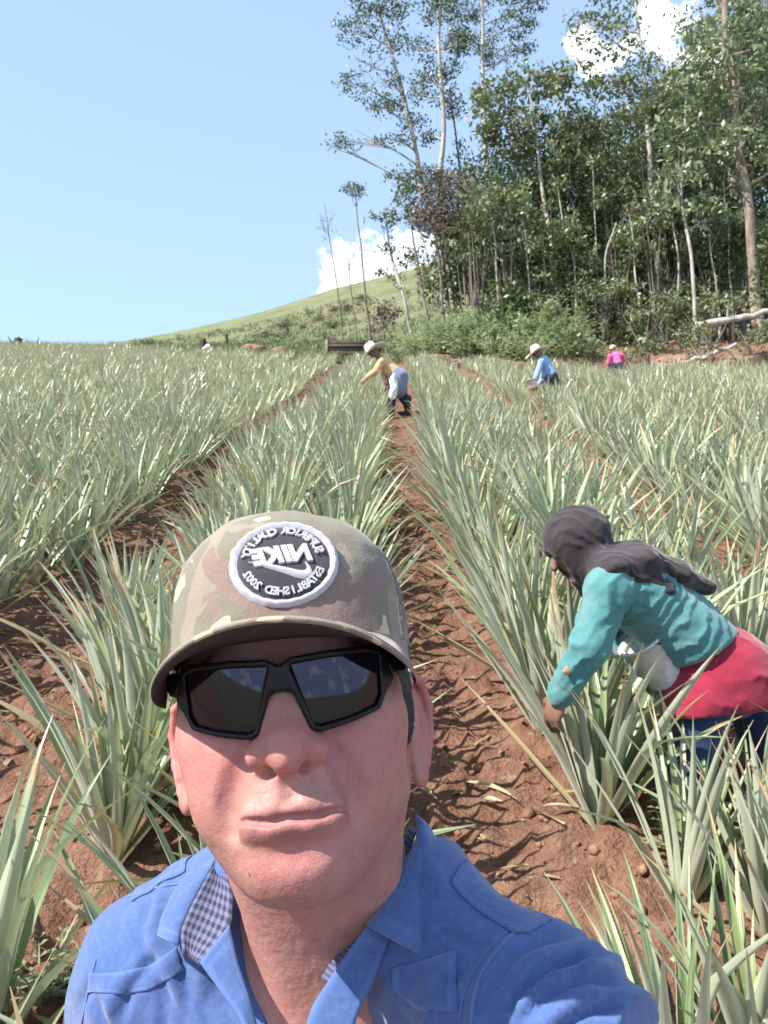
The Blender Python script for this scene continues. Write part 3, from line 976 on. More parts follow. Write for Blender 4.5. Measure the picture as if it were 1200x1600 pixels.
for k_, px_ in enumerate(fx):
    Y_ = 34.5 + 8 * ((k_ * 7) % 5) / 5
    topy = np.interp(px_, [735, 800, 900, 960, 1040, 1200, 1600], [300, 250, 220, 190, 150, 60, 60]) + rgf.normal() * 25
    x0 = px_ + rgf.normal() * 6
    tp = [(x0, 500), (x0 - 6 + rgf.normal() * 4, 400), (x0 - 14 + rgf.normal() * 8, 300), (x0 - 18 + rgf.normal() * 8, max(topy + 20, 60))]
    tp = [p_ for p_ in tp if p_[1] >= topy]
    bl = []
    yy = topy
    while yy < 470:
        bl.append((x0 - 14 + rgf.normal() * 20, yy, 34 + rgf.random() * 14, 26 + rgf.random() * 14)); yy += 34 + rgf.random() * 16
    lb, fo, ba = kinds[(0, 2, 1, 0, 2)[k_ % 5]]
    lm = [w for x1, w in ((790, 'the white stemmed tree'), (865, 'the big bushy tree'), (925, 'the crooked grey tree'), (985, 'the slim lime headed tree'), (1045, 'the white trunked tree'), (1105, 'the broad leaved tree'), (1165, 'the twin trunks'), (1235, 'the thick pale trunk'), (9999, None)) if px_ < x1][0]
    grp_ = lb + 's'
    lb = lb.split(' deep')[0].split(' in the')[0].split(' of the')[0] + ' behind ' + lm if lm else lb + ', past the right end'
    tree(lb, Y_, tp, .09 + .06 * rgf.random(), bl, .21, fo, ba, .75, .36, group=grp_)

# the far mass of the wood, seen only as darkness between the near trees
cen, rad_, cnt = [], [], []
for k_ in range(150):
    px_ = 715 + 900 * rgf.random(); Y_ = 43 + 9 * rgf.random()
    topy = np.interp(px_, [715, 800, 900, 1000, 1200, 1600], [330, 270, 230, 190, 120, 120])
    py_ = topy + (500 - topy) * rgf.random()
    cen.append(pix_at(px_, py_, Y_)); rad_.append(np.array([1.9, 1.6, 1.5])); cnt.append(640)
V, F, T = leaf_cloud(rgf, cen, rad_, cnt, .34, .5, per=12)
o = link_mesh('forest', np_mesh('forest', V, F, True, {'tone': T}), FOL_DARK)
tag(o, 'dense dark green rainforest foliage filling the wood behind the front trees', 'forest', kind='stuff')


# shrubs, ferns and undergrowth along the foot of the wood
def shrub(label, px_, py_, rx, ry, Y, fol, leaf=.17, dens=1.0, name='shrub', group='shrubs along the foot of the forest', cat='shrub', aspect=.46, up=.35):
    rg = np.random.default_rng(int(px_ * 7 + py_))
    c = pix_at(px_, py_, Y); sc = Y / 1232
    z0 = float(terrain(c[0], Y))
    foot = np.array([c[0], Y, z0 - .05])
    root = empty(name, tuple(foot))
    a = Acc()
    for k in range(7):
        e = (c - foot) + rg.normal(size=3) * np.array([rx, rx * .6, ry]) * sc * .6
        v, f = tube(bend(rg, rg.normal(size=3) * .08, e, 5, .05), np.linspace(.03, .008, 5), 5); a.add(v, f)
    st = link_mesh('stems', a.mesh('stems'), BARK_GREY, root); st['kind'] = 'stuff'
    cc = [(c - foot) * np.array([1, 1, 1]) + rg.normal(size=3) * np.array([rx * .5, rx * .4, ry * .35]) * sc for _ in range(5)]
    rr = [np.array([rx * .62, rx * .55, ry * .68]) * sc * (.7 + .5 * rg.random()) for _ in cc]
    n_ = [int(dens * 1.3 * 5 * math.pi * r[0] * r[2] / (leaf * leaf)) + 14 for r in rr]
    V, F, T = leaf_cloud(rg, cc, rr, n_, leaf, .22, up=up, aspect=aspect)
    link_mesh('foliage', np_mesh('foliage', V, F, True, {'tone': T}), fol, root)['kind'] = 'stuff'
    tag(root, label, cat, group)
    return root


for a_ in [('dark rounded bush between the blue and the pink shirted workers', 893, 540, 34, 26, 27.5, FOL_DARK),
           ('bright bush just right of the pink shirted worker', 1010, 548, 34, 22, 27, FOL_MID),
           ('leafy bush with yellowish tips above the blue shirted worker', 850, 500, 26, 26, 30, FOL_MID),
           ('tangled bush under the white trunked tree', 1040, 470, 40, 40, 31, FOL_MID),
           ('grey green bush in front of the thick pale trunk', 1110, 480, 40, 34, 29.5, FOL_MID),
           ('low dark bush at the right edge above the fallen log', 1180, 520, 40, 28, 27, FOL_MID),
           ('dark bush in the gap left of the crooked grey tree', 940, 470, 34, 40, 31, FOL_MID),
           ('dark bush at the foot of the big bushy tree', 830, 455, 34, 34, 32, FOL_DARK),
           ('bush of dull leaves below the white stemmed tree', 770, 455, 30, 34, 33, FOL_DARK),
           ('sprawling bush behind the fallen log on the right', 1075, 530, 40, 24, 27, FOL_MID),
           ('small pale bush among the grey saplings', 700, 480, 18, 20, 33, FOL_MID),
           ('thin dry thicket at the foot of the saplings', 625, 495, 30, 34, 33, FOL_DRY),
           ('dry thicket left of the leaning white sapling', 590, 490, 24, 30, 36, FOL_DRY),
           ('dry brown tangle between the saplings and the ferns', 725, 440, 30, 40, 37, FOL_DRY),
           ('tall mixed thicket in the middle of the wood edge', 985, 420, 40, 44, 32.5, FOL_DARK),
           ('tall thicket of dull green left of the twin trunks', 1120, 410, 36, 44, 31.5, FOL_MID),
           ('dense thicket behind the bright bush', 1000, 500, 44, 34, 30, FOL_MID),
           ('dense thicket at the right edge of the wood', 1225, 430, 44, 60, 30, FOL_DARK),
           ('dark thicket under the broad leaved tree', 1060, 400, 40, 44, 33, FOL_DARK),
           ('dark thicket beneath the bushy crown', 880, 410, 40, 50, 34, FOL_DARK)]:
    shrub(*a_, dens=.8 if a_[6] is not FOL_DRY else .35)


for a_ in [('pale fern thicket left of the leaning white sapling', 655, 533, 26, 16, 30.6, 'a'), ('tall pale fern thicket in front of the forked tree', 705, 515, 40, 24, 31, 'a'),
           ('pale fern thicket under the bent sapling', 750, 508, 40, 24, 31.2, 'a'), ('fern thicket left of the white stemmed tree', 785, 528, 36, 26, 30.2, 'a'),
           ('fern thicket just above the blue shirted worker', 835, 522, 34, 28, 30.0, 'a'), ('low fern thicket at the edge of the brown heaps', 735, 545, 40, 18, 29.9, 'a'),
           ('fern thicket between the dark bush and the pink shirted worker', 925, 545, 20, 22, 28.4, 'a'), ('fern thicket on the slope right of the bushy tree', 880, 500, 34, 24, 30.8, 'a')]:
    shrub(*a_[:6], FOL_FERN, .20, 1.5, 'fern_thicket', 'fern thickets below the forest', 'ferns', .30, .9)


for a_ in [('heap of dead brown brush on the red bank at the right', 1085, 560, 46, 16, 25.6), ('heap of dead brush by the stump at the right edge', 1150, 566, 34, 14, 24.8),
           ('low dead brush in front of the ferns by the orange shirted worker', 690, 570, 30, 8, 29.2), ('low dead brush in front of the ferns left of the blue shirted worker', 780, 573, 34, 8, 28.4)]:
    shrub(*a_, FOL_DRY, .16, .55, 'brush_pile', 'piles of dead brush at the field edge', 'brush pile')


rgt = np.random.default_rng(71)
for k_ in range(46):
    px_ = 735 + 500 * ((k_ * .618) % 1.0); py_ = 330 + 160 * rgt.random(); Y_ = 31.2 + 3.5 * rgt.random()
    hi_ = py_ < 410
    shrub('tangle of creepers and young trees hanging between the trunks of the wood' if hi_ else 'low tangle of creepers and young trees at the foot of the trunks', px_, py_, 22 + 12 * rgt.random(), 26 + 16 * rgt.random(), Y_,
          (FOL_MID, FOL_DARK, FOL_MID, FOL_PALE, FOL_MID)[k_ % 5], .19 + .06 * rgt.random(), 1.0, 'creeper_tangle', 'creeper tangles in the wood, ' + ('upper' if hi_ else 'lower'), 'creepers')
hb = []
for k_ in range(3):
    V, F, T = leaf_cloud(rgt, [np.array([0, 0, .25])], [np.array([.5, .45, .32])], [260], .16, .2)
    me = np_mesh('hill_shrub', V, F, True, {'tone': T}); me.materials.append((FOL_MID, FOL_FERN, FOL_DRY)[k_]); hb.append(me)
for k_ in range(60):
    px_ = 150 + 440 * rgt.random(); Y_ = 48 + 40 * rgt.random()
    x_ = pix_at(px_, 520, Y_)[0]
    o = bpy.data.objects.new('hill_shrub', hb[(k_ * 7) % 3]); COL.objects.link(o)
    s_ = .5 + 1.0 * rgt.random(); o.location = (x_, Y_, float(terrain(x_, Y_))); o.scale = (s_ * 1.3, s_, s_ * .8); o.rotation_euler = (0, 0, rgt.random() * 6)
    tag(o, 'small %s shrub scattered on the cleared hillside' % ('green', 'pale green', 'dry brown')[(k_ * 7) % 3], 'shrub', '%s shrubs on the hillside' % ('green', 'pale', 'dry')[(k_ * 7) % 3])


def fern_mesh(seed):
    rg = np.random.default_rng(seed); a = Acc()
    for k in range(22):
        az = k * 2.4 + rg.normal() * .3; L = .8 + .5 * rg.random(); lean = rad(15 + 45 * rg.random()); dr = rad(50 + 40 * rg.random())
        V, F, al, ac = leaf_geo(L, .03, lean, dr, 7, 0, 0, .1, 2)
        sp = V.reshape(-1, 2, 3).mean(1)
        for i in range(1, 7):
            for sgn in (-1, 1):
                w = .16 * (1 - i / 8.5)
                p0 = sp[i]; p1 = sp[i] + np.array([.04, sgn * w, -.02]); pm = (p0 + p1) / 2
                q = np.array([p0, pm + np.array([.028, 0, .01]), p1, pm - np.array([.028, 0, -.01])])
                a.add(rotz(q, az), np.array([[0, 1, 2, 3]]), tone=rg.random())
        a.add(rotz(V, az), F, tone=.3)
    me = a.mesh('fern'); me.materials.append(FOL_FERN)
    return me


ferns = [fern_mesh(k) for k in range(5)]
kf = 0
for k_ in range(85):
    px_ = 655 + 260 * rgf.random(); Y_ = 28.8 + 3.8 * rgf.random()
    if px_ > 860 and rgf.random() < .6: continue
    x_ = pix_at(px_, 520, Y_)[0]
    if Y_ < float(field_edge(np.array(x_))) + 1.0: Y_ += 1.2
    o = bpy.data.objects.new('fern', ferns[k_ % 5]); COL.objects.link(o)
    o.location = (x_, Y_, float(terrain(x_, Y_)) - .05 + .35 * rgf.random() * (Y_ - 28.5) / 3)
    o.rotation_euler = (0, 0, rgf.random() * 6.28); s_ = 1.15 + .8 * rgf.random(); o.scale = (s_, s_, s_ * (.9 + .35 * rgf.random()))
    tag(o, 'pale green fern on the bank below the forest, in front of the saplings' if px_ < 760 else 'pale green fern on the bank below the bushy tree', 'fern', 'ferns on the bank')

# ------------------------------------------------------------------ logs, stumps, planks and small things at the field's far edge
def log(label, pts, r0, r1, Y0, Y1, mat, name='log', cat='log', grp=None):
    P_ = np.array([pix_at(a, b_, Y0 + (Y1 - Y0) * i / (len(pts) - 1)) for i, (a, b_) in enumerate(pts)])
    s = np.linspace(0, 1, 14); t = np.linspace(0, 1, len(P_))
    Q_ = np.stack([np.interp(s, t, P_[:, k]) for k in range(3)], -1)
    rg = np.random.default_rng(int(pts[0][0])); Q_[1:-1] += rg.normal(size=(12, 3)) * .03
    base = Q_.mean(0)
    a = Acc(); v, f = tube(Q_ - base, np.linspace(r0, r1, 14) * (1 + rg.normal(size=14) * .05), 9); a.add(v, f)
    n = len(v)
    for off, c in ((0, Q_[0]), (n - 9, Q_[-1])):
        vv = np.concatenate([v[off:off + 9], [c - base]]); j = np.arange(9)
        a.add(vv, np.stack([j, (j + 1) % 9, np.full(9, 9)], -1))
    for k in range(3):
        i = rg.integers(3, 11); e = Q_[i] - base
        d = rg.normal(size=3); d[2] = abs(d[2]); d /= np.linalg.norm(d)
        v, f = tube(np.array([e, e + d * .3, e + d * .55 + np.array([0, 0, .1])]), [r0 * .35, r0 * .25, .01], 5); a.add(v, f)
    o = link_mesh(name, a.mesh(name), mat); o.location = base
    tag(o, label, cat, grp)
    return o


log('long pale fallen trunk lying in the brush at the right edge', [(1085, 508), (1130, 502), (1170, 496), (1240, 478)], .13, .10, 27.5, 27.0, BARK_PALE, 'fallen_tree', 'fallen tree')
log('thin grey pole slanting over the red bank', [(1024, 578), (1070, 567), (1110, 556), (1150, 538)], .085, .06, 24.6, 25.2, BARK_PALE, 'fallen_pole', 'pole')
log('short bent branch sticking up from the red bank', [(1118, 540), (1140, 548), (1178, 582)], .05, .05, 24.5, 24.2, BARK_GREY, 'branch', 'branch')
log('brown log half buried at the far left skyline', [(2, 541), (30, 539), (62, 541), (105, 543)], .17, .10, 45, 45, BARK_DARK)


def stump(label, px_, py_, Y, h, r, mat, tilt=0.0):
    p = pix_at(px_, py_, Y); z = float(terrain(p[0], Y))
    rg = np.random.default_rng(int(px_ * 3 + py_)); a = Acc()
    zz = np.array([-.3, 0, h * .3, h * .7, h]); P_ = np.stack([tilt * zz, 0 * zz, zz], -1)
    v, f = tube(P_, r * np.array([1.5, 1.3, 1.0, .9, .75]), 9); v[:, :2] += rg.normal(size=(len(v), 2)) * r * .09
    v[-9:, 2] += rg.random(9) * h * .35
    a.add(v, f); j = np.arange(9)
    a.add(np.concatenate([v[-9:], [v[-9:].mean(0) - np.array([0, 0, h * .15])]]), np.stack([j, (j + 1) % 9, np.full(9, 9)], -1))
    o = link_mesh('tree_stump', a.mesh('tree_stump', False), mat); o.location = (p[0], Y, z)
    tag(o, label, 'stump', 'stumps left on the cleared slope')
    return o


stump('squat dark stump on the left skyline', 29, 537, 46, .42, .28, BARK_DARK)
stump('black pointed stump standing up on the ridge line', 356, 507, 66, .7, .13, BARK_DARK, -.2)
stump('dark stump highest on the green hillside', 449, 494, 66, .55, .18, BARK_DARK)
stump('small dark stump lower on the green hillside', 431, 508, 60, .4, .15, BARK_DARK)
stump('dark stump at the right edge beside the red bank', 1188, 580, 23.2, .55, .22, BARK_DARK)
stump('low grey stump just right of the pointed one', 380, 506, 66, .3, .35, BARK_GREY)

# red earth bank and scattered heaps
m, g, b = new_mat('bare_red_earth')
pos = g.n('ShaderNodeNewGeometry').outputs['Position']
n1 = g.noise(pos, 3.0, 5, .65); n2 = g.noise(pos, 14.0, 4, .6)
setin(g, b, Base_Color=g.mix(g.rng(n2, .45, .7, 0, .8), g.mix(g.rng(n1, .35, .65), (0.19, 0.085, 0.055), (0.28, 0.155, 0.105)), (0.30, 0.24, 0.16)), Roughness=.95)
add_bump(g, b, n2, .8, .06)
MAT_EARTH = m


def heap(label, px_, py_, Y, rx, ry, rz, seed):
    v, f = blob_unit(seed, 4)
    p = pix_at(px_, py_, Y); z = float(terrain(p[0], Y))
    v = v * (1 + .35 * fbm(v[:, 0] * 3 + seed, v[:, 1] * 3, v[:, 2] * 3, 4, seed))[:, None]
    o = link_mesh('earth_heap', np_mesh('earth_heap', v * np.array([rx, ry, rz]), f), MAT_EARTH); o.location = (p[0], Y, z)
    tag(o, label, 'earth heap', 'heaps of earth at the edge of the field')


heap('red earth bank under the slanting pole on the right', 1075, 572, 26, 1.7, .8, .48, 3)
heap('small red earth heap at the right edge beyond the crop', 1150, 572, 25, .9, .6, .5, 4)
heap('brown earth heap left of the ferns behind the orange shirted worker', 690, 572, 29.5, 1.3, .6, .26, 5)
heap('brown earth heap in front of the ferns left of the blue shirted worker', 770, 574, 28.2, 1.3, .6, .26, 6)
heap('dark earth heap between the plank stack and the white sack', 392, 553, 40, .9, .5, .36, 7)
heap('low dark earth heap left of the plank stack', 440, 556, 38, .9, .5, .28, 8)

# stack of old dark planks
root_at = pix_at(556, 546, 33.5); z0 = float(terrain(root_at[0], 33.5))
ps = empty('plank_stack', (root_at[0], 33.5, z0))
tag(ps, 'stack of old dark planks on the grass behind the orange shirted worker', 'plank stack')
rg = np.random.default_rng(4)
def boxv(x0, x1, y0, y1, z0_, z1):
    v = np.array([[x, y, z] for x in (x0, x1) for y in (y0, y1) for z in (z0_, z1)], float)
    f = np.array([[0, 1, 3, 2], [4, 6, 7, 5], [0, 4, 5, 1], [2, 3, 7, 6], [0, 2, 6, 4], [1, 5, 7, 3]])
    return v, f
for k in range(5):
    v, f = boxv(-1.18 + rg.normal() * .03, 1.12 + rg.normal() * .08, -.06 + .02 * rg.normal(), .02, .04 + k * .148, .04 + k * .148 + .13)
    v[:, 2] += rg.normal() * .006 + v[:, 0] * -.01
    link_mesh('plank', np_mesh('plank', v, f, False), BARK_DARK, ps)
for x0, mt, lb in ((-1.30, BARK_GREY, 'pale end board'), (1.12, BARK_DARK, None)):
    v, f = boxv(x0, x0 + .12, -.10, .30, -.15, .84)
    o = link_mesh('end_board', np_mesh('end_board', v, f, False), mt, ps)
    if lb: o['label'] = lb
v, f = boxv(-1.2, 1.15, .03, .28, .76, .82); link_mesh('top_board', np_mesh('top_board', v, f, False), BARK_DARK, ps)

# white sack by a dark stump on the edge of the crop
m, g, b = new_mat('white_sack_cloth')
setin(g, b, Base_Color=(0.72, 0.70, 0.66), Roughness=.8)
MAT_SACK = m
v, f = blob_unit(9, 3); v = v * np.array([.20, .18, .34]); v[:, 0] += v[:, 2] * .45
p = pix_at(321, 548, 39); o = link_mesh('sack', np_mesh('sack', v, f), MAT_SACK); o.location = (p[0], 39, p[2])
tag(o, 'small white sack slumped at the far edge of the crop', 'sack')
stump('dark stump behind the white sack', 318, 540, 39.6, .62, .14, BARK_DARK)

# weeds and grass on the cleared hillside and in the furrows
rgw = np.random.default_rng(12)
a = Acc(); n = 0
while n < 16000:
    Y_ = 30 + 55 * rgw.random() ** 1.3; x_ = (rgw.random() * 1.1 - .62) * Y_
    e = float(field_edge(np.array(x_)))
    if Y_ < e - .5 or x_ > 3 + .05 * Y_ and Y_ > e + 4: continue
    if vnoise(np.array([x_ * .25]), np.array([Y_ * .25]), None, 5)[0] < .38: continue
    z_ = float(terrain(x_, Y_, False)); h = .10 + .34 * rgw.random() ** 2; n += 1
    for q in range(3):
        az = rgw.random() * 6.28; d = np.array([math.cos(az), math.sin(az), 0]); w = np.array([-d[1], d[0], 0]) * .035
        b0 = np.array([x_, Y_, z_]) + rgw.normal(size=3) * np.array([.1, .1, 0])
        t = b0 + d * h * .55 + np.array([0, 0, h])
        a.add(np.stack([b0 - w, b0 + w, t]), np.array([[0, 1, 2]]), tone=rgw.random())
o = link_mesh('grass', a.mesh('grass', False), FOL_MID)
tag(o, 'rough grass and weeds on the cleared hillside', 'grass', kind='stuff')


def weed_mesh(seed):
    rg = np.random.default_rng(seed); a = Acc()
    for k in range(9):
        az = k * 2.4 + rg.normal() * .4; L = .14 + .14 * rg.random(); lean = rad(30 + 40 * rg.random())
        V, F, al, ac = leaf_geo(L, .006, lean, rad(30), 5, 0, 0, .1, 2); sp = V.reshape(-1, 2, 3).mean(1)
        a.add(rotz(V, az), F, tone=.5)
        for i in range(1, 6):
            for sgn in (-1, 1):
                w = .045 * (1 - i / 8); p1 = sp[i] + np.array([.02, sgn * w, .004]); pm = (sp[i] + p1) / 2
                a.add(rotz(np.array([sp[i], pm + np.array([.010, 0, .003]), p1, pm - np.array([.010, 0, -.003])]), az), np.array([[0, 1, 2, 3]]), tone=rg.random())
    me = a.mesh('weed'); me.materials.append(FOL_FERN)
    return me


weeds = [weed_mesh(k) for k in range(4)]
def on_ground(px_, py_):
    d = pix_dir(px_, py_); t = .5
    while t < 60:
        p = CAMP + d * t
        if p[2] < float(terrain(p[0], p[1])): return p
        t += .03
    return p
for k, (px_, py_, s_) in enumerate([(605, 722, 1.9), (590, 745, 1.3), (640, 830, .9), (665, 815, 1.3), (600, 800, 1.0), (690, 900, 1.2), (560, 680, 1.2), (1040, 1330, 1.1), (1085, 1318, 1.2), (900, 985, 1.1),
                                    (700, 790, 1.0), (60, 1580, 1.0), (85, 1560, .8), (890, 770, 1.1), (480, 655, 1.6), (430, 690, 1.3), (30, 720, 2.4), (90, 700, 2.4), (1130, 1140, 1.2), (930, 1180, 1.0), (330, 790, 1.4), (520, 625, 1.6)]):
    p = on_ground(px_, py_)
    o = bpy.data.objects.new('weed', weeds[k % 4]); COL.objects.link(o)
    o.location = (p[0], p[1], float(terrain(p[0], p[1])) - .01); o.rotation_euler = (0, 0, k * 1.7); o.scale = (s_,) * 3
    side = 'right' if px_ > 700 else ('central furrow' if px_ > 540 else 'left')
    tag(o, 'small ferny green weed in the central furrow' if side == 'central furrow' else 'small ferny green weed in the %s hand part of the field' % side, 'weed', 'weeds in the field, %s' % side)

# ------------------------------------------------------------------ the man taking the picture
HR = None
def _head_pose():
    a, b_, c = rad(-16.5), rad(-5.8), rad(3.3)
    Rx = np.array([[1, 0, 0], [0, math.cos(a), -math.sin(a)], [0, math.sin(a), math.cos(a)]])
    Ry = np.array([[math.cos(b_), 0, math.sin(b_)], [0, 1, 0], [-math.sin(b_), 0, math.cos(b_)]])
    Rz = np.array([[math.cos(c), -math.sin(c), 0], [math.sin(c), math.cos(c), 0], [0, 0, 1]])
    return Ry @ Rz @ Rx
HR = _head_pose()
HT = np.array([-.0556, .518, -.146])
def head_to_cam(v): return np.asarray(v) @ HR.T + HT
def cam_to_head(v): return (np.asarray(v) - HT) @ HR
def cam_to_world(v): return np.asarray(v) @ CAMR.T + CAMP
MAN_AT = np.array([-.05, .66, float(terrain(-.05, .66))])
def head_world(v): return cam_to_world(head_to_cam(v)) - MAN_AT
def body_world(v): return cam_to_world(v) - MAN_AT
def px3(px, py, D): return np.array([(px - 600) / 1232 * D, D, (800 - py) / 1232 * D])


def build_head():
    g = Vox((-.100, -.128, -.215), (.100, .118, .135), .00108)
    def sy(x, z):
        """depth of the front surface at (x, z)"""
        i = int(round((x - g.lo[0]) / g.h)); k = int(round((z - g.lo[2]) / g.h))
        col = g.F[i, :, k]; j = int(np.argmax(col < 0))
        if col[j] >= 0: return -.05
        t = col[j - 1] / (col[j - 1] - col[j]) if j else 0
        return float(g.ax[1][j - 1] + t * g.h)
    # skull and face masses
    g.ell((0, .012, .035), (.0735, .098, .092), .01)
    g.ell((0, -.026, .050), (.060, .058, .050), .02)
    g.ell((0, -.032, -.008), (.0655, .062, .070), .02)
    g.ell((0, -.038, -.048), (.0455, .054, .038), .024)
    for s in (-1, 1):
        g.ell((s * .044, -.054, .003), (.0215, .026, .020), .018)              # cheekbone
        g.ell((s * .033, -.055, -.026), (.0240, .029, .030), .020)            # cheek
        g.cone((s * .0490, -.004, -.037), (s * .014, -.072, -.070), .0145, .0125, .018)   # jaw
        g.ell((s * .024, -.0800, .0390), (.020, .010, .008), .012)            # brow
    g.ell((0, -.0820, -.0695), (.0205, .0140, .0145), .016)                    # chin
    g.ell((0, -.072, -.0410), (.0305, .0285, .0265), .018)                     # muzzle
    g.ell((0, -.034, -.076), (.030, .040, .016), .024)                        # flesh under the chin
    # neck, towards the notch between the collar bones
    nb = cam_to_head(NECK_BASE); nb2 = cam_to_head(NECK_BASE + np.array([0, .0, -.07]))
    g.chain([(0, .022, -.030), nb, nb2], [.057, .061, .075], .024)
    g.ell(cam_to_head(NECK_BASE + np.array([-.006, -.046, .032])), (.010, .012, .018), .016)
    for s, xo in ((-1, -.014), (1, .026)):
        g.cone((s * .053, .014, -.040), cam_to_head(NECK_BASE + np.array([xo, -.053, -.040])), .010, .009, .022)
    # eye sockets and lids (behind the lenses)
    for s in (-1, 1):
        g.ell((s * .032, -.1050, .0215), (.020, .0150, .0125), .014, sub=True)
        g.ell((s * .032, -.0800, .0205), (.0135, .0125, .0115), .004)
        g.cone((s * .020, -.0935, .0195), (s * .044, -.0885, .0195), .0007, .0007, .002, sub=True)
    # nose
    g.chain([(0, -.0865, .0290), (0, -.0935, .0120), (0, -.1015, -.0040)], [.0072, .0082, .0098], .016)
    g.ell((0, -.1025, -.0085), (.0112, .0108, .0098), .010)
    for s in (-1, 1):
        g.ell((s * .0158, -.0945, -.0112), (.0068, .0110, .0080), .006, R=rotm(0, s * -14, s * 16))
    g.cone((0, -.1085, -.0145), (0, -.0985, -.0200), .0052, .0055, .006)
    for s in (-1, 1):
        g.ell((s * .0092, -.1015, -.0200), (.0040, .0056, .0028), .0022, sub=True, R=rotm(-8, 0, s * 24))
        g.chain([(s * .0240, -.0925, -.0030), (s * .0245, -.0930, -.0110), (s * .0215, -.0950, -.0165)], [.0016, .0021, .0018], .004, sub=True)   # crease round the wing
        g.chain([(s * x_, sy(s * x_, z_) - .0004, z_) for x_, z_ in ((.0260, -.0150), (.0310, -.0260), (.0350, -.0370), (.0365, -.0480))], [.0016, .0022, .0020, .0010], .012, sub=True)
    # lips
    for s in (-1, 1):
        pu = [(s * x_, sy(s * x_, z_) + d_, z_) for x_, z_, d_ in ((.0015, -.0392, .0034), (.0100, -.0390, .0032), (.0200, -.0408, .0032), (.0300, -.0438, .0028))]
        g.chain(pu, [.0030, .0034, .0030, .0014], .0060)
    pl = [(x_, sy(x_, z_) + d_, z_) for x_, z_, d_ in ((-.0300, -.0450, .0028), (-.0200, -.0480, .0038), (-.009, -.0502, .0042), (.009, -.0502, .0042), (.0200, -.0480, .0038), (.0300, -.0450, .0028))]
    g.chain(pl, [.0012, .0034, .0049, .0049, .0034, .0012], .0075)
    xs = np.linspace(-.0325, .0325, 17)
    mz = -.0440 + .0010 * np.exp(-(xs / .009) ** 2) * 0 + .0007 * (np.abs(xs) / .0325) ** 2 + .0006 * np.cos(xs / .0325 * 9)
    mp = [(x_, sy(x_, z_) + .0012, z_) for x_, z_ in zip(xs, mz)]
    g.chain(mp, list(.0006 + .0009 * (1 - (np.abs(xs) / .0326) ** 3)), .0024, sub=True)
    for s in (-1, 1):
        x_, z_ = s * .0330, -.0440
        g.ell((x_, sy(x_, z_) - .0010, z_), (.0034, .0026, .0046), .007, sub=True)
    g.ell((0, sy(0, -.0610) - .0042, -.0605), (.0200, .0050, .0050), .012, sub=True)
    g.cone((0, sy(0, -.0250) - .0010, -.0240), (0, sy(0, -.033) - .0012, -.0330), .0020, .0024, .006, sub=True)
    # ears
    for s in (-1, 1):
        R = rotm(-8, s * -4, s * -27)      # plate turned outwards
        def E(p): return np.array([s * .0715, .012, -.004]) + R @ (np.array([s * p[0], p[1], p[2]]) * np.array([1.1, 1.1, 1.12]))
        g.ell(E((0.002, .008, .003)), (.0042, .0170, .0285), .004, R=R)
        g.ell(E((.0030, .0040, -.0260)), (.0050, .0085, .0095), .004, R=R)
        hel = [E((.002, -.0080, .0060)), E((.0050, -.0090, .0190)), E((.0065, .0010, .0300)), E((.0070, .0140, .0290)), E((.0065, .0235, .0150)), E((.0050, .0225, -.0030)), E((.0040, .0130, -.0200)), E((.0035, .0050, -.0290))]
        g.chain(hel, [.0026, .0032, .0034, .0034, .0033, .0031, .0030, .0035], .0022)
        g.ell(E((.0085, .0060, -.0020)), (.0060, .0080, .0105), .003, sub=True, R=R)
        g.chain([E((.0050, .0130, -.0120)), E((.0058, .0150, .0030)), E((.0050, .0080, .0190))], [.0022, .0026, .0022], .002)
        g.ell(E((.0035, -.0090, -.0040)), (.0040, .0045, .0065), .003, R=R)
        g.ell((s * .0700, .012, -.004), (.010, .012, .022), .008)
    V, Q = g.mesh()
    V = relax(V, Q, 2, .5)
    return V, Q


NECK_BASE = np.array([-.038, .585, -.305])

hv, hq = build_head()
hn = vnormals(hv, hq)
# pores and small unevenness
hv = hv + hn * (.0004 * fbm(hv[:, 0] * 260, hv[:, 1] * 260, hv[:, 2] * 260, 2, 7) + .0011 * fbm(hv[:, 0] * 45, hv[:, 1] * 45, hv[:, 2] * 45, 2, 8))[:, None]
# neck creases
ncz = (hv[:, 2] + .35 * hv[:, 1])
x, y, z = hv.T
def gau(d, s): return np.exp(-(d / s) ** 2)
lip = np.clip(1.5 * gau(x, .024) - .0, 0, 1) * (gau(z + .0500 - .0036 * (x / .025) ** 2, .0056) + gau(z + .0400 + .004 * (np.abs(x) / .02) ** 1.5, .0034)) * (y < -.088)
lip = np.clip(lip, 0, 1) * (np.abs(x) < .0335)
red = gau(x, .026) * gau(z + .008, .017) * (y < -.09) * .40                                          # nose
for s in (-1, 1): red = red + .62 * gau(x - s * .044, .026) * gau(z + .014, .024) * (y < -.02)
red = red + .85 * gau(x + .002, .018) * gau(z + .068, .013) * (y < -.07) + .8 * sstep(.074, .083, np.abs(x))
stub = np.clip(gau(z + .034, .010) * gau(x, .030) + gau(z + .080, .020) * gau(x, .045) + .5 * gau(z + .07, .03) * sstep(.03, .055, np.abs(x)), 0, 1) * (y < -.01)
hairm = np.clip(sstep(.004, .012, z + .9 * (np.abs(x) < .1) * 0 + (y + .022) * .0) * sstep(-.034, -.026, y) * sstep(.018, .010, -z + .02), 0, 1) * (np.abs(x) < .0775)
BODYV, BODYQ = [head_to_cam(hv)], [hq]
BODYA = {'lip': [lip], 'red': [np.clip(red, 0, 1)], 'stubble': [stub], 'hp': [hv], 'hair': [hairm]}

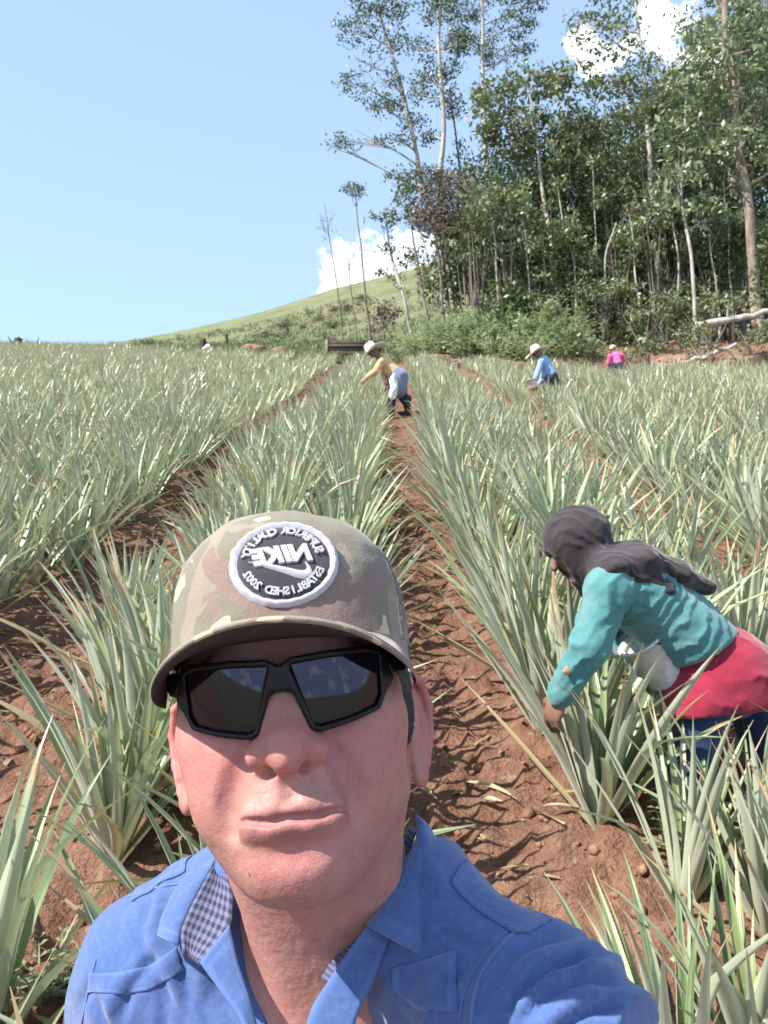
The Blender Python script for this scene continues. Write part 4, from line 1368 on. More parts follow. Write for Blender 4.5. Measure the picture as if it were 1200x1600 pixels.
# torso, arms with hands, legs: one coarser field in the camera-aligned frame
L_SH, R_SH = np.array([-.170, .615, -.362]), np.array([.096, .495, -.336])
L_EL, R_EL = np.array([-.215, .640, -.640]), np.array([.200, .285, -.500])
L_HA, R_HA = np.array([-.190, .560, -.880]), np.array([.115, .105, -.300])
NECKB = NECK_BASE
FOOT_Z = float(MAN_AT[2] - CAM_Z)


def hand(g, wrist, dirv, up, s, curl, k=.006, size=1.0):
    """palm, four unequal fingers bent at the knuckles, a thumb from the side of the palm"""
    d = np.array(dirv, float); d /= np.linalg.norm(d)
    u = np.array(up, float); u -= d * (u @ d); u /= np.linalg.norm(u)       # back of the hand
    w = np.cross(d, u) * s                                                   # towards the thumb
    W = np.array(wrist, float)
    def P(a, b_, c): return W + (d * a + w * b_ + u * c) * size
    R = np.stack([w, d, u], 1)
    g.ell(P(.048, 0, 0), (.041 * size, .050 * size, .0165 * size), k, R=R)
    for i, (b0, L) in enumerate(((.027, .072), (.009, .080), (-.009, .074), (-.026, .058))):
        p = P(.080 - .004 * abs(i - 1), b0, .002); a = 0.25 * curl; pts = [P(.05, b0 * .8, 0), p]
        for q, seg in enumerate((.44, .31, .25)):
            a += curl * (.55, .75, .5)[q]
            p = p + (d * math.cos(a) - u * math.sin(a) + w * b0 * 1.2) * L * seg * size
            pts.append(p)
        g.chain(pts, [.0095 * size, .0095 * size, .0088 * size, .008 * size, .0072 * size], .0025)
    t0 = P(.018, .026, -.004); t1 = P(.046, .052, -.012); t2 = P(.072, .054, -.024); t3 = P(.090, .046, -.030)
    g.chain([t0, t1, t2, t3], [.013 * size, .0115 * size, .0098 * size, .0082 * size], .004)


def man_torso(g, inflate):
    i = inflate
    C = np.array([-.045, .612, 0])
    g.ell((-.045, .620, -.500), (.158 + i, .112 + i, .200 + i), .03)
    g.ell((-.040, .600, -.400), (.150 + i, .095 + i, .105 + i), .03)
    g.ell((-.055, .640, -.720), (.155 + i, .125 + i, .160 + i), .05)
    g.chain([(-.045, .600, -.275), (-.110, .615, -.312), L_SH], [.045 + i, .050 + i, .062 + i], .03)
    g.chain([(-.035, .600, -.275), (.020, .560, -.290), R_SH], [.045 + i, .052 + i, .064 + i], .03)


g = Vox((-.36, .0, -1.80), (.36, .86, -.22), .0085)
man_torso(g, -.010)
g.chain([L_SH, L_EL, L_HA], [.050, .042, .028], .02)
g.chain([R_SH, R_EL, R_HA], [.050, .042, .028], .02)
hand(g, L_HA, (.02, -.10, -1), (-1, 0, 0), 1, .45)
hand(g, R_HA, (-.65, -.35, .75), (.3, -.9, -.2), -1, .5)
for s, x0 in ((-1, -.14), (1, .03)):
    g.chain([(x0 + .0, .65, -.84), (x0 - .01, .64, -1.16), (x0, .68, FOOT_Z + .09)], [.078, .054, .038], .02)
    g.cone((x0, .68, FOOT_Z + .05), (x0, .56, FOOT_Z + .04), .045, .036, .02)
V, Q = g.mesh()
V = relax(V, Q, 1)
BODYV.append(V); BODYQ.append(Q + len(hv))
nz_ = np.zeros(len(V))
for k_ in ('lip', 'stubble', 'hair'): BODYA[k_].append(nz_)
BODYA['red'].append(nz_ + .15); BODYA['hp'].append(V)


def skin_mat(name, base, deep):
    m, g, b = new_mat(name)
    hp = g.attr('hp', 1)
    n1 = g.noise(hp, 38.0, 4, .6); n2 = g.noise(hp, 240.0, 3, .6); n3 = g.noise(hp, 900.0, 2, .5)
    c = g.mix(g.rng(n1, .3, .7), base, tuple(x * .84 for x in base))
    c = g.mix(g.math('MULTIPLY', g.attr('red', 2), g.rng(n1, .25, .6, .45, .95)), c, deep)
    c = g.mix(g.math('MULTIPLY', g.rng(n2, .52, .70), .34), c, tuple(x * .72 for x in deep))
    nb_ = g.noise(hp, 95.0, 5, .65)
    c = g.mix(g.rng(nb_, .50, .72, 0, .42), c, deep)
    c = g.mix(g.rng(nb_, .46, .30, 0, .30), c, tuple(min(1, x * 1.18) for x in base))
    c = g.mix(g.math('MULTIPLY', g.attr('stubble', 2), g.rng(n3, .42, .62, .05, .42)), c, (0.16, 0.105, 0.09))
    c = g.mix(g.math('MULTIPLY', g.attr('lip', 2), .9), c, (0.31, 0.125, 0.118))
    # a few moles
    for (px_, r_) in MOLES:
        dd = g.vmath('DISTANCE', hp, px_, out=1)
        c = g.mix(g.rng(dd, r_ * .6, r_, .85, 0), c, (0.13, 0.05, 0.035))
    c = g.mix(g.attr('hair', 2), c, (0.02, 0.014, 0.012))
    setin(g, b, Base_Color=c, Roughness=g.rng(n2, .3, .7, .46, .66))
    b.inputs['Specular IOR Level'].default_value = .38
    b.inputs['Subsurface Weight'].default_value = .18
    b.inputs['Subsurface Radius'].default_value = (.009, .0035, .002)
    b.inputs['Subsurface Scale'].default_value = 1.0
    lines = g.noise(g.vmath('MULTIPLY', hp, (60., 60., 400.)), 1.0, 3)
    add_bump(g, b, g.math('ADD', g.math('ADD', n2, g.math('MULTIPLY', n3, .6)), g.math('MULTIPLY', lines, g.math('ADD', .1, g.math('MULTIPLY', g.attr('lip', 2), .0)))), .42, .0010)
    return m


MOLES = [((-.0245, -.0875, -.0700), .0016), ((.0190, -.0455, -.1140), .0014), ((.0055, -.0985, -.0665), .0010)]
MAT_SKIN = skin_mat('sunburnt_skin', (0.455, 0.228, 0.185), (0.46, 0.140, 0.135))
bv = np.concatenate(BODYV)
me = np_mesh('person', body_world(bv), np.concatenate(BODYQ), True, {k: np.concatenate(v) for k, v in BODYA.items()})
man = link_mesh('person', me, MAT_SKIN)
man.location = MAN_AT
tag(man, 'man in a blue shirt and camouflage cap taking a selfie in the furrow', 'person')


# short dark hair showing under the cap and in front of the ears
g = Vox((-.085, -.070, -.060), (.085, .120, .080), .0016)
g.ell((0, .012, .035), (.0765, .1015, .095), .004)
for s in (-1, 1):
    g.ell((s * .0672, -.012, .010), (.0085, .0110, .026), .006)
    g.ell((s * .0765, .016, -.002), (.012, .026, .036), .003, sub=True)
g.ell((0, -.075, .000), (.090, .055, .085), .004, sub=True)
g.op(lambda x, y, z: (z - (-.030 + 0 * x)) + 0 * y, (-.09, -.08, -.07), (.09, .13, -.030), .004, sub=True)
V, Q = g.mesh()
Nn = vnormals(V, Q)
V = V + Nn * (.0022 * (vnoise(V[:, 0] * 700, V[:, 1] * 700, V[:, 2] * 240, 3) - .5))[:, None]
m, g, b = new_mat('dark_hair')
setin(g, b, Base_Color=(0.014, 0.010, 0.009), Roughness=.55)
MAT_HAIR = m
link_mesh('hair', np_mesh('hair', head_world(V), Q), MAT_HAIR, man)


# ------------------------------------------------------------------ sunglasses
def gl_y(x): return -.1125 + 5.6 * x * x + 800 * x ** 4
LENS = np.array([(.0085, .0350), (.0105, .0368), (.0300, .0378), (.0510, .0368), (.0580, .0335), (.0572, .0120), (.0540, .0062), (.0400, .0035), (.0225, .0012), (.0188, .0028), (.0135, .0190)])
LENS = LENS - np.array([.0032, 0])


def poly_sd(px, pz, poly):
    d = np.full(np.broadcast(px, pz).shape, 1e9); ins = np.zeros(d.shape, bool)
    n = len(poly)
    for i in range(n):
        a = poly[i]; b_ = poly[(i + 1) % n]
        ex, ez = b_ - a; wx, wz = px - a[0], pz - a[1]
        t = np.clip((wx * ex + wz * ez) / (ex * ex + ez * ez), 0, 1)
        d = np.minimum(d, np.hypot(wx - t * ex, wz - t * ez))
        c = ((a[1] > pz) != (b_[1] > pz)) & (px < (b_[0] - a[0]) * (pz - a[1]) / (b_[1] - a[1] + 1e-12) + a[0])
        ins ^= c
    return np.where(ins, -d, d)


GT = rotm(13, 0, 0); GO = np.array([0, .0085, .0240])
def gl_world(v): return head_world(np.asarray(v) @ GT.T + GO)

vx = Vox((-.080, -.122, -.010), (.080, -.045, .050), .0009)
X, Y, Z = vx.xyz()
ax_ = np.abs(X); Zb = np.broadcast_to(Z, (len(vx.ax[0]), 1, len(vx.ax[2])))
d2 = poly_sd(np.broadcast_to(ax_, Zb.shape), Zb, LENS)
bridge = np.maximum(ax_ - .0105, np.abs(Z - (.0290 - 10 * X * X)) - .0070)
tail = poly_sd(np.broadcast_to(ax_, Zb.shape), Zb, np.array([(.050, .0375), (.0595, .0335), (.0625, .0190), (.0605, .0140), (.050, .0120)]))
k = .004
def smin(a, b_, k): e = np.clip(.5 + .5 * (b_ - a) / k, 0, 1); return b_ * (1 - e) + a * e - k * e * (1 - e)
outer = smin(smin(d2 - .0031, bridge, k), tail, k)
ring = -smin(-outer, d2 + .0004, .0014)
sl = np.sqrt(1 + (2 * 5.6 * X + 4 * 800 * X ** 3) ** 2)
nd = np.abs(Y - gl_y(X)) / sl - (.0022 + .0010 * np.clip((ax_ - .055) / .02, 0, 1))
vx.F[:] = -smin(-ring, -nd, .0016)
fv, fq = vx.mesh()
fv = relax(fv, fq, 1)
m, g, b = new_mat('matt_black_frame')
setin(g, b, Base_Color=(0.006, 0.006, 0.007), Roughness=.38)
b.inputs['Specular IOR Level'].default_value = .3
MAT_FRAME = m
glasses = empty('sunglasses', MAN_AT)
tag(glasses, 'black wraparound sunglasses on the man with dark mirrored lenses', 'sunglasses')
link_mesh('frame', np_mesh('frame', gl_world(fv), fq), MAT_FRAME, glasses)
m, g, b = new_mat('dark_lens')
setin(g, b, Base_Color=(0.006, 0.005, 0.009), Roughness=.03)
b.inputs['IOR'].default_value = 1.62
b.inputs['Specular Tint'].default_value = (.80, .78, 1.0, 1)
MAT_LENS = m
for s in (-1, 1):
    # lens: grid inside the outline, kept just behind the frame's front face
    nu, nv = 26, 18
    u = np.linspace(0, 1, nu); w = np.linspace(0, 1, nv)
    top = np.array([(.0078, .0370), (.0300, .0386), (.0510, .0376), (.0590, .0342)]); bot = np.array([(.0182, .0030), (.0225, .0006), (.0400, .0026), (.0575, .0070)])
    tx = np.interp(u, [0, .35, .75, 1], top[:, 0]); tz = np.interp(u, [0, .35, .75, 1], top[:, 1])
    bx = np.interp(u, [0, .2, .55, 1], bot[:, 0]); bz = np.interp(u, [0, .2, .55, 1], bot[:, 1])
    Xg = tx[None] * (1 - w[:, None]) + bx[None] * w[:, None] - .0032; Zg = tz[None] * (1 - w[:, None]) + bz[None] * w[:, None]
    Yg = gl_y(Xg) - .0004 + 2.2 * (Zg - .02) ** 2
    v = np.stack([s * Xg, Yg, Zg], -1).reshape(-1, 3)
    i = (np.arange(nv - 1)[:, None] * nu + np.arange(nu - 1)[None]).reshape(-1)
    f = np.stack([i, i + 1, i + nu + 1, i + nu], -1)
    if s > 0: f = f[:, ::-1]
    back = v + np.array([0, .0016, 0])
    # closed slab
    bd = np.concatenate([np.arange(nu), np.arange(1, nv) * nu + nu - 1, (nv - 1) * nu + np.arange(nu - 2, -1, -1), np.arange(nv - 2, 0, -1) * nu])
    rim = np.stack([bd, np.roll(bd, -1), np.roll(bd, -1) + len(v), bd + len(v)], -1)
    if s < 0: rim = rim[:, ::-1]
    link_mesh('lens', np_mesh('lens', gl_world(np.concatenate([v, back])), np.concatenate([f, f[:, ::-1] + len(v), rim])), MAT_LENS, glasses)
    # temple arm running back over the ear
    g_ = Vox((.052, -.090, -.010), (.095, .060, .045), .0011)
    pts = [(.0605, -.0790, .0255), (.0690, -.0590, .0250), (.0745, -.030, .0235), (.0775, -.004, .0220), (.0785, .016, .0190), (.0775, .034, .0060)]
    g_.chain(pts, [.0070, .0066, .0052, .0042, .0036, .0030], .003, flat=((1, 0, 0), .42))
    tv, tq = g_.mesh(); tv = relax(tv, tq, 1)
    if s < 0: tv = tv * np.array([-1, 1, 1]); tq = tq[:, ::-1]
    link_mesh('temple', np_mesh('temple', gl_world(tv), tq), MAT_FRAME, glasses)


# ------------------------------------------------------------------ camouflage cap
CAPR = rotm(-2.5, 1.0, 0); CAPO = np.array([0, .006, .046])
def cap_head(v): return np.asarray(v) @ CAPR.T + CAPO
def cap_world(v): return head_world(cap_head(v))
CA, CBF, CBB, CH = .0795, .1045, .098, .0800


def cap_rho(h): return (1 - .03 * np.clip(h, 0, 1)) * (1 - np.clip(h, 0, 1) ** 4.6) ** (1 / 2.9)


def cap_pt(th, h, off=0.0):
    """th = 0 at the forehead"""
    rho = cap_rho(h)
    x = np.sin(th) * rho; c = np.cos(th) * rho
    b_ = np.where(c > 0, CBF, CBB)
    sq = 1 + .035 * np.sin(2 * th) ** 2                      # a slightly square plan
    lift = np.clip(np.cos(th), 0, 1) ** 1.2
    z = CH * h * (1 + .13 * lift * np.sin(np.pi * np.clip(h, 0, 1) * .55))
    z = z + .007 * (1 - (rho / (1 - .03 * h)) ** 2) * np.clip(h * 3, 0, 1)
    P = np.stack([x * CA * sq, -c * b_ * sq, z], -1)
    if off:
        n = np.stack([np.sin(th) / CA * np.maximum(rho, .05), -np.cos(th) / b_ * np.maximum(rho, .05), h ** 1.5 / CH * 1.2 + 0 * th], -1)
        n /= np.linalg.norm(n, axis=-1)[..., None] + 1e-9
        P = P + n * off
    return P


nth, nh = 168, 64
th = np.linspace(-math.pi, math.pi, nth, endpoint=False); hh = np.sin(np.linspace(0, 1, nh) * math.pi / 2) ** 1.0
hh = 1 - (1 - np.linspace(0, 1, nh)) ** 2.0; hh[-1] = .99995
TH, HH = np.meshgrid(th, hh)
off = .0007 * fbm(np.sin(TH) * 6, np.cos(TH) * 6, HH * 8, 3, 4) * 3 + .0
P = cap_pt(TH, HH)
nrm = P * np.array([1 / CA ** 2, 1 / CBF ** 2, 1 / CH ** 2]); nrm /= np.linalg.norm(nrm, axis=-1)[..., None]
# seams of the front panel: shallow grooves at the panel borders, a soft dent in the foam
gro = -.0011 * np.exp(-((np.abs(TH) - 1.12) / .022) ** 2) - .0007 * np.exp(-(TH / .013) ** 2) * (HH > .80)
den = -.0030 * np.exp(-((TH - .42) / .22) ** 2) * np.exp(-((HH - .72) / .2) ** 2) + .002 * np.exp(-((TH + .5) / .2) ** 2) * np.exp(-((HH - .75) / .2) ** 2)
P = P + nrm * (off + gro + den)[..., None]
i = np.arange(nh - 1)[:, None] * nth + np.arange(nth)[None]; j = np.arange(nh - 1)[:, None] * nth + (np.arange(nth)[None] + 1) % nth
f = np.stack([i, j, j + nth, i + nth], -1).reshape(-1, 4)
v0 = P.reshape(-1, 3)
top = np.array([[0, 0, P[-1, :, 2].mean() + .0002]])
tf = np.stack([(nh - 1) * nth + np.arange(nth), (nh - 1) * nth + (np.arange(nth) + 1) % nth, np.full(nth, len(v0))], -1)
inner = (P[0] * np.array([.965, .965, 1])).reshape(-1, 3); inner2 = inner + np.array([0, 0, .03])
nb_ = len(v0) + 1
vv = np.concatenate([v0, top, inner, inner2])
jj = np.arange(nth); j2 = (jj + 1) % nth
lf = np.concatenate([np.stack([jj, nb_ + jj, nb_ + j2, j2], -1), np.stack([nb_ + jj, nb_ + nth + jj, nb_ + nth + j2, nb_ + j2], -1)])
meshp = np.concatenate([(np.abs(TH).reshape(-1) > 1.12).astype(float), [0], np.zeros(2 * nth)])


def camo_mat(name, netting=True):
    m, g, b = new_mat(name)
    p = g.attr('cp', 1)
    def blot(off, sx, sz, th_, w=.006):
        q = g.vmath('ADD', g.vmath('MULTIPLY', p, (sx, sx, sz)), off)
        return g.rng(g.noise(q, 1.0, 2.2, .45, dist=.6), th_, th_ + w)
    c = g.mix(blot((3.1, 0, 1.2), 19, 14, .50), (0.245, 0.205, 0.155), (0.180, 0.160, 0.112))
    c = g.mix(blot((7.7, 2, 5.2), 19, 15, .55), c, (0.215, 0.150, 0.125))
    c = g.mix(blot((1.3, 9, 8.4), 30, 19, .635), c, (0.50, 0.43, 0.27))
    weave = g.noise(g.vmath('MULTIPLY', p, (900., 900., 250.)), 1.0, 2)
    fz = g.noise(p, 420.0, 3)
    c = g.mix(g.rng(fz, .5, .75, 0, .25), c, (0.30, 0.26, 0.21))
    if netting:
        net = g.n('ShaderNodeTexVoronoi', {'Vector': p, 'Scale': 420.0}).outputs[0]
        c = g.mix(g.math('MULTIPLY', g.attr('net', 2), g.rng(net, .25, .45, 0, .75)), c, (0.05, 0.03, 0.03))
    setin(g, b, Base_Color=c, Roughness=.9)
    b.inputs['Specular IOR Level'].default_value = .15
    b.inputs['Sheen Weight'].default_value = .2
    add_bump(g, b, g.math('ADD', g.math('MULTIPLY', weave, .4), fz), .4, .0010)
    return m


MAT_CAMO = camo_mat('camouflage_cotton')
cap = link_mesh('cap', np_mesh('cap', cap_world(vv), [np.concatenate([f, lf]), tf], True, {'cp': vv, 'net': meshp}), MAT_CAMO, man)
# button
bu, bf = blob_unit(2, 2); r_ = np.linalg.norm(bu, axis=1)[:, None]; bu = bu / r_
w = bu * np.array([.0062, .0062, .0032]) + top[0]
link_mesh('button', np_mesh('button', cap_world(w), bf, True, {'cp': w, 'net': w[:, 0] * 0}), MAT_CAMO, cap)

# visor
VL = .064
nu, nv = 61, 15
uu = np.linspace(-1, 1, nu); tt = np.linspace(0, 1, nv)
U, T = np.meshgrid(uu, tt)
tha = U * 1.20
base = cap_pt(tha, np.full_like(tha, .005))
reach = VL * (1 - np.abs(U) ** 2.6 * .93)
dirv = np.stack([np.sin(tha) * .16, -np.cos(tha) * .9 - .15, np.zeros_like(tha)], -1)
dirv /= np.linalg.norm(dirv, axis=-1)[..., None]
vp = base + dirv * (T * reach)[..., None]
bendx = vp[..., 0]
vp[..., 2] += (-3.1 * bendx ** 2 - 14 * np.abs(bendx) ** 3) * T ** .7 - .06 * T * reach + .0015
thick = np.array([0, 0, -.0032])
vt = vp.reshape(-1, 3); vb = vt + thick
n = len(vt)
i = (np.arange(nv - 1)[:, None] * nu + np.arange(nu - 1)[None]).reshape(-1)
ft = np.stack([i, i + nu, i + nu + 1, i + 1], -1)
# rounded outer edge
ed = (nv - 1) * nu + np.arange(nu)
mid = vt[ed] + thick * .5 + dirv[-1] * .0018
ve = np.concatenate([vt, vb, mid])
e0 = np.arange(nu - 1)
fe = np.concatenate([np.stack([ed[:-1], 2 * n + e0, 2 * n + e0 + 1, ed[1:]], -1), np.stack([2 * n + e0, n + ed[:-1], n + ed[1:], 2 * n + e0 + 1], -1)])
m, g, b = new_mat('dark_visor_lining')
p = g.attr('cp', 1)
setin(g, b, Base_Color=g.mix(g.noise(p, 300.0, 3), (0.028, 0.026, 0.022), (0.055, 0.050, 0.042)), Roughness=.9)
MAT_LINING = m
ff = np.concatenate([ft, ft[:, ::-1] + n, fe])
mats = np.concatenate([np.zeros(len(ft)), np.ones(len(ft)), np.zeros(len(fe))])
vme = np_mesh('visor', cap_world(ve), ff, True, {'cp': ve + np.array([.05, .03, .01]), 'net': ve[:, 0] * 0}, mats)
visor = link_mesh('visor', vme, [MAT_CAMO, MAT_LINING], cap)
# stitched rope line at the visor's edge
e1 = (nv - 2) * nu + np.arange(4, nu - 4)
tv, tq = tube(vt[e1] + np.array([0, 0, .0004]), np.full(len(e1), .0006), 6)
link_mesh('stitching', np_mesh('stitching', cap_world(tv), tq, True, {'cp': tv, 'net': tv[:, 0] * 0}), MAT_CAMO, cap)


# round badge, lettering mirrored as the photograph shows it
PC = (.0, .0565)          # centre in (x, panel height)
def badge_pt(u, w, off):
    """(u across, w up, in metres) on the crown's front panel"""
    u = np.asarray(u, float) + BX; w = np.asarray(w, float)
    # arc length up the panel -> h
    h = np.interp(w + BH, BARC, BHH)
    rho = cap_rho(h)
    s_ = np.clip(u / (CA * np.maximum(rho, .02)), -.98, .98)
    return cap_pt(np.arcsin(s_), h, off)
BX = .0045
_h = np.linspace(0, .97, 200); _p = cap_pt(np.zeros(200), _h)
BARC = np.concatenate([[0], np.cumsum(np.linalg.norm(np.diff(_p, axis=0), axis=1))]); BHH = _h
BH = .0445
RU, RW = .0300, .0275


def disc(name, r0, r1, off0, off1, mat, nr=10, na=96):
    r = np.linspace(r0, r1, nr); a = np.linspace(0, 2 * math.pi, na, endpoint=False)
    Rr, Aa = np.meshgrid(r, a, indexing='ij')
    o_ = off0 + (off1 - off0) * np.sin(np.linspace(0, 1, nr) * math.pi)[:, None] if r0 > 0 else np.full((nr, 1), off1)
    wob = 0.00030 * np.sin(Aa * 72) if r0 > 0 else 0
    u = Rr * RU * np.cos(Aa); w = Rr * RW * np.sin(Aa)
    h = np.interp(w + BH, BARC, BHH); rho = cap_rho(h)
    base_ = cap_pt(np.arcsin(np.clip((u + BX) / (CA * rho), -.98, .98)), h)
    n_ = base_ * np.array([1 / CA ** 2, 1 / CBF ** 2, 1 / CH ** 2]); n_ /= np.linalg.norm(n_, axis=-1)[..., None]
    if r0 == 0: o_ = np.where(np.arange(nr)[:, None] == nr - 1, -.001, off1) * np.ones_like(Rr)
    else: o_ = o_ * np.ones_like(Rr)
    v = (base_ + n_ * (o_ + wob)[..., None]).reshape(-1, 3)
    i = np.arange(nr - 1)[:, None] * na + np.arange(na)[None]; j = np.arange(nr - 1)[:, None] * na + (np.arange(na)[None] + 1) % na
    f = np.stack([i, i + na, j + na, j], -1).reshape(-1, 4)
    return link_mesh(name, np_mesh(name, cap_world(v), f, True, {'cp': v, 'net': v[:, 0] * 0}), mat, cap)


def thread_mat(name, c1, c2, scale=500.0):
    m, g, b = new_mat(name)
    p = g.attr('cp', 1)
    w = g.n('ShaderNodeTexWave', {'Vector': p, 'Scale': scale, 'Distortion': 1.5, 'Detail': 2.0}).outputs[1]
    setin(g, b, Base_Color=g.mix(w, c1, c2), Roughness=.7)
    b.inputs['Sheen Weight'].default_value = .3
    add_bump(g, b, w, .6, .0008)
    return m
MAT_BADGE = thread_mat('dark_badge_cloth', (0.016, 0.012, 0.018), (0.036, 0.028, 0.040))
MAT_THREAD = thread_mat('pale_thread', (0.42, 0.40, 0.45), (0.62, 0.60, 0.64))
disc('badge', 0.0, .97, .0, .0012, MAT_BADGE)
disc('badge_border', .86, 1.03, .0006, .0030, MAT_THREAD)


def conform(v, off):
    """flat artwork (u, w, d) -> onto the badge, u mirrored"""
    u, w, d = v[:, 0], v[:, 1], v[:, 2]
    h = np.interp(w + BH, BARC, BHH); rho = cap_rho(h)
    base_ = cap_pt(np.arcsin(np.clip((-u + BX) / (CA * rho), -.98, .98)), h)
    n_ = base_ * np.array([1 / CA ** 2, 1 / CBF ** 2, 1 / CH ** 2]); n_ /= np.linalg.norm(n_, axis=-1)[..., None]
    return base_ + n_ * (off + d)[:, None]


def glyph(ch, size, bold=0.0, ext=0.04, shear=0.0):
    cu = bpy.data.curves.new('glyph', 'FONT'); cu.body = ch; cu.size = size; cu.align_x = 'CENTER'; cu.align_y = 'CENTER'
    cu.extrude = ext * size; cu.offset = bold * size; cu.shear = shear; cu.resolution_u = 3
    ob = bpy.data.objects.new('glyph', cu); COL.objects.link(ob)
    dg = bpy.context.evaluated_depsgraph_get()
    me = bpy.data.meshes.new_from_object(ob.evaluated_get(dg))
    v = np.empty(len(me.vertices) * 3); me.vertices.foreach_get('co', v); v = v.reshape(-1, 3)
    me.calc_loop_triangles()
    t = np.empty(len(me.loop_triangles) * 3, np.int32); me.loop_triangles.foreach_get('vertices', t)
    bpy.data.objects.remove(ob); bpy.data.curves.remove(cu); bpy.data.meshes.remove(me)
    return v, t.reshape(-1, 3)


la = Acc()
def arc_text(txt, radius, a0, a1, size, top=True):
    n_ = len(txt)
    for k_, ch in enumerate(txt):
        if ch == ' ': continue
        a = rad(a0 + (a1 - a0) * k_ / (n_ - 1))
        v, t = glyph(ch, size, .030, .08)
        r_ = a - math.pi / 2 if top else a + math.pi / 2
        c, s = math.cos(r_), math.sin(r_)
        w = np.stack([v[:, 0] * c - v[:, 1] * s + math.cos(a) * radius * RU, v[:, 0] * s + v[:, 1] * c + math.sin(a) * radius * RW, v[:, 2]], -1)
        la.add(conform(w, .0022), t[:, ::-1])
arc_text('SUPERIOR QUALITY', .69, 166, 14, .0066)
arc_text('ESTABLISHED 2002', .725, 203, 337, .0062, False)
me = la.mesh('lettering', False); av = np.concatenate(la.v)
me2 = np_mesh('lettering', cap_world(av), np.concatenate(la.t), False, {'cp': av})
link_mesh('lettering', me2, MAT_THREAD, cap)
# the maker's word and its curved tick
la2 = Acc()
xx = -.0158
for ch, wd in (('N', .0096), ('I', .0052), ('K', .0090), ('E', .0080)):
    v, t = glyph(ch, .0140, .060, .09, .28)
    v[:, 0] = v[:, 0] * 1.02 + xx + wd / 2; xx += wd
    v[:, 1] += .0022 + .0012 * (v[:, 0] / .01) * -.4
    la2.add(conform(v, .0014), t[:, ::-1])
av = np.concatenate(la2.v)
link_mesh('word_mark', np_mesh('word_mark', cap_world(av), np.concatenate(la2.t), False, {'cp': av}), MAT_THREAD, cap)
ns = 40
t = np.linspace(0, 1, ns)
def bez(p, t): p = np.array(p); return ((1 - t) ** 3)[:, None] * p[0] + (3 * t * (1 - t) ** 2)[:, None] * p[1] + (3 * t * t * (1 - t))[:, None] * p[2] + (t ** 3)[:, None] * p[3]
lowc = np.concatenate([bez([(-.0150, -.0010), (-.0245, -.0100), (-.0205, -.0158), (-.0080, -.0108)], t[:ns]), bez([(-.0080, -.0108), (.0, -.0070), (.012, -.0020), (.0215, .0020)], t[1:])])
upc = np.concatenate([bez([(-.0150, -.0010), (-.0180, -.0060), (-.0150, -.0075), (-.0080, -.0050)], t[:ns]), bez([(-.0080, -.0050), (.0, -.0025), (.012, .0005), (.0215, .0020)], t[1:])])
mm_ = len(lowc)
vv = []
for q, dz in ((0, .0002), (.2, .0013), (.5, .0018), (.8, .0013), (1, .0002)):
    w = lowc * (1 - q) + upc * q
    vv.append(np.c_[w, np.full(mm_, dz)])
v = conform(np.concatenate(vv) * np.array([.86, .86, 1]) - np.array([-.0008, .0020, 0]), .0012)
i = (np.arange(4)[:, None] * mm_ + np.arange(mm_ - 1)[None]).reshape(-1)
link_mesh('emblem', np_mesh('emblem', cap_world(v), np.stack([i, i + mm_, i + mm_ + 1, i + 1], -1), True, {'cp': v}), MAT_THREAD, cap)

# ------------------------------------------------------------------ the man's clothes
def cloth_mat(name, c1, c2, weave=900.0, fade=None, bump=.35):
    m, g, b = new_mat(name)
    p = g.attr('sp', 1)
    n1 = g.noise(p, 9.0, 4, .6); n2 = g.noise(p, 220.0, 3, .6)
    wr = g.n('ShaderNodeTexNoise', {'Vector': p, 'Scale': 26.0, 'Detail': 4.0, 'Roughness': .5, 'Distortion': 1.6}).outputs[0]
    wr = g.math('ABSOLUTE', g.math('SUBTRACT', wr, .5))
    w1 = g.n('ShaderNodeTexWave', {'Vector': p, 'Scale': weave, 'Distortion': 1.0}, bands_direction='X').outputs[1]
    w2 = g.n('ShaderNodeTexWave', {'Vector': p, 'Scale': weave, 'Distortion': 1.0}, bands_direction='Z').outputs[1]
    c = g.mix(g.rng(n1, .3, .7), c1, c2)
    c = g.mix(g.math('MULTIPLY', g.rng(n2, .45, .7), .3), c, tuple(min(1, x * 1.5 + .02) for x in c2))
    seam = g.attr('seam', 2)
    c = g.mix(g.math('MULTIPLY', seam, .35), c, tuple(min(1, x * 1.7 + .03) for x in c2))
    setin(g, b, Base_Color=c, Roughness=.85)
    b.inputs['Specular IOR Level'].default_value = .2
    b.inputs['Sheen Weight'].default_value = .35
    b.inputs['Sheen Roughness'].default_value = .5
    add_bump(g, b, g.math('ADD', g.math('MULTIPLY', wr, -9.0), g.math('ADD', g.math('MULTIPLY', g.math('ADD', w1, w2), .3), n2)), bump, .0010)
    return m


def smooth_path(pts, n_):
    p_ = np.array(pts, float)
    t = np.concatenate([[0], np.cumsum(np.linalg.norm(np.diff(p_, axis=0), axis=1))]); t /= t[-1]
    tt_ = np.linspace(0, 1, n_)
    out = np.stack([np.interp(tt_, t, p_[:, k]) for k in range(p_.shape[1])], -1)
    for _ in range(max(2, n_ // 12)):
        out[1:-1] = (out[:-2] + out[1:-1] * 2 + out[2:]) / 4
    return out


MAT_SHIRT = cloth_mat('blue_cotton', (0.055, 0.100, 0.252), (0.068, 0.122, 0.288))
m, g, b = new_mat('dark_check_cotton')
p = g.attr('sp', 1)
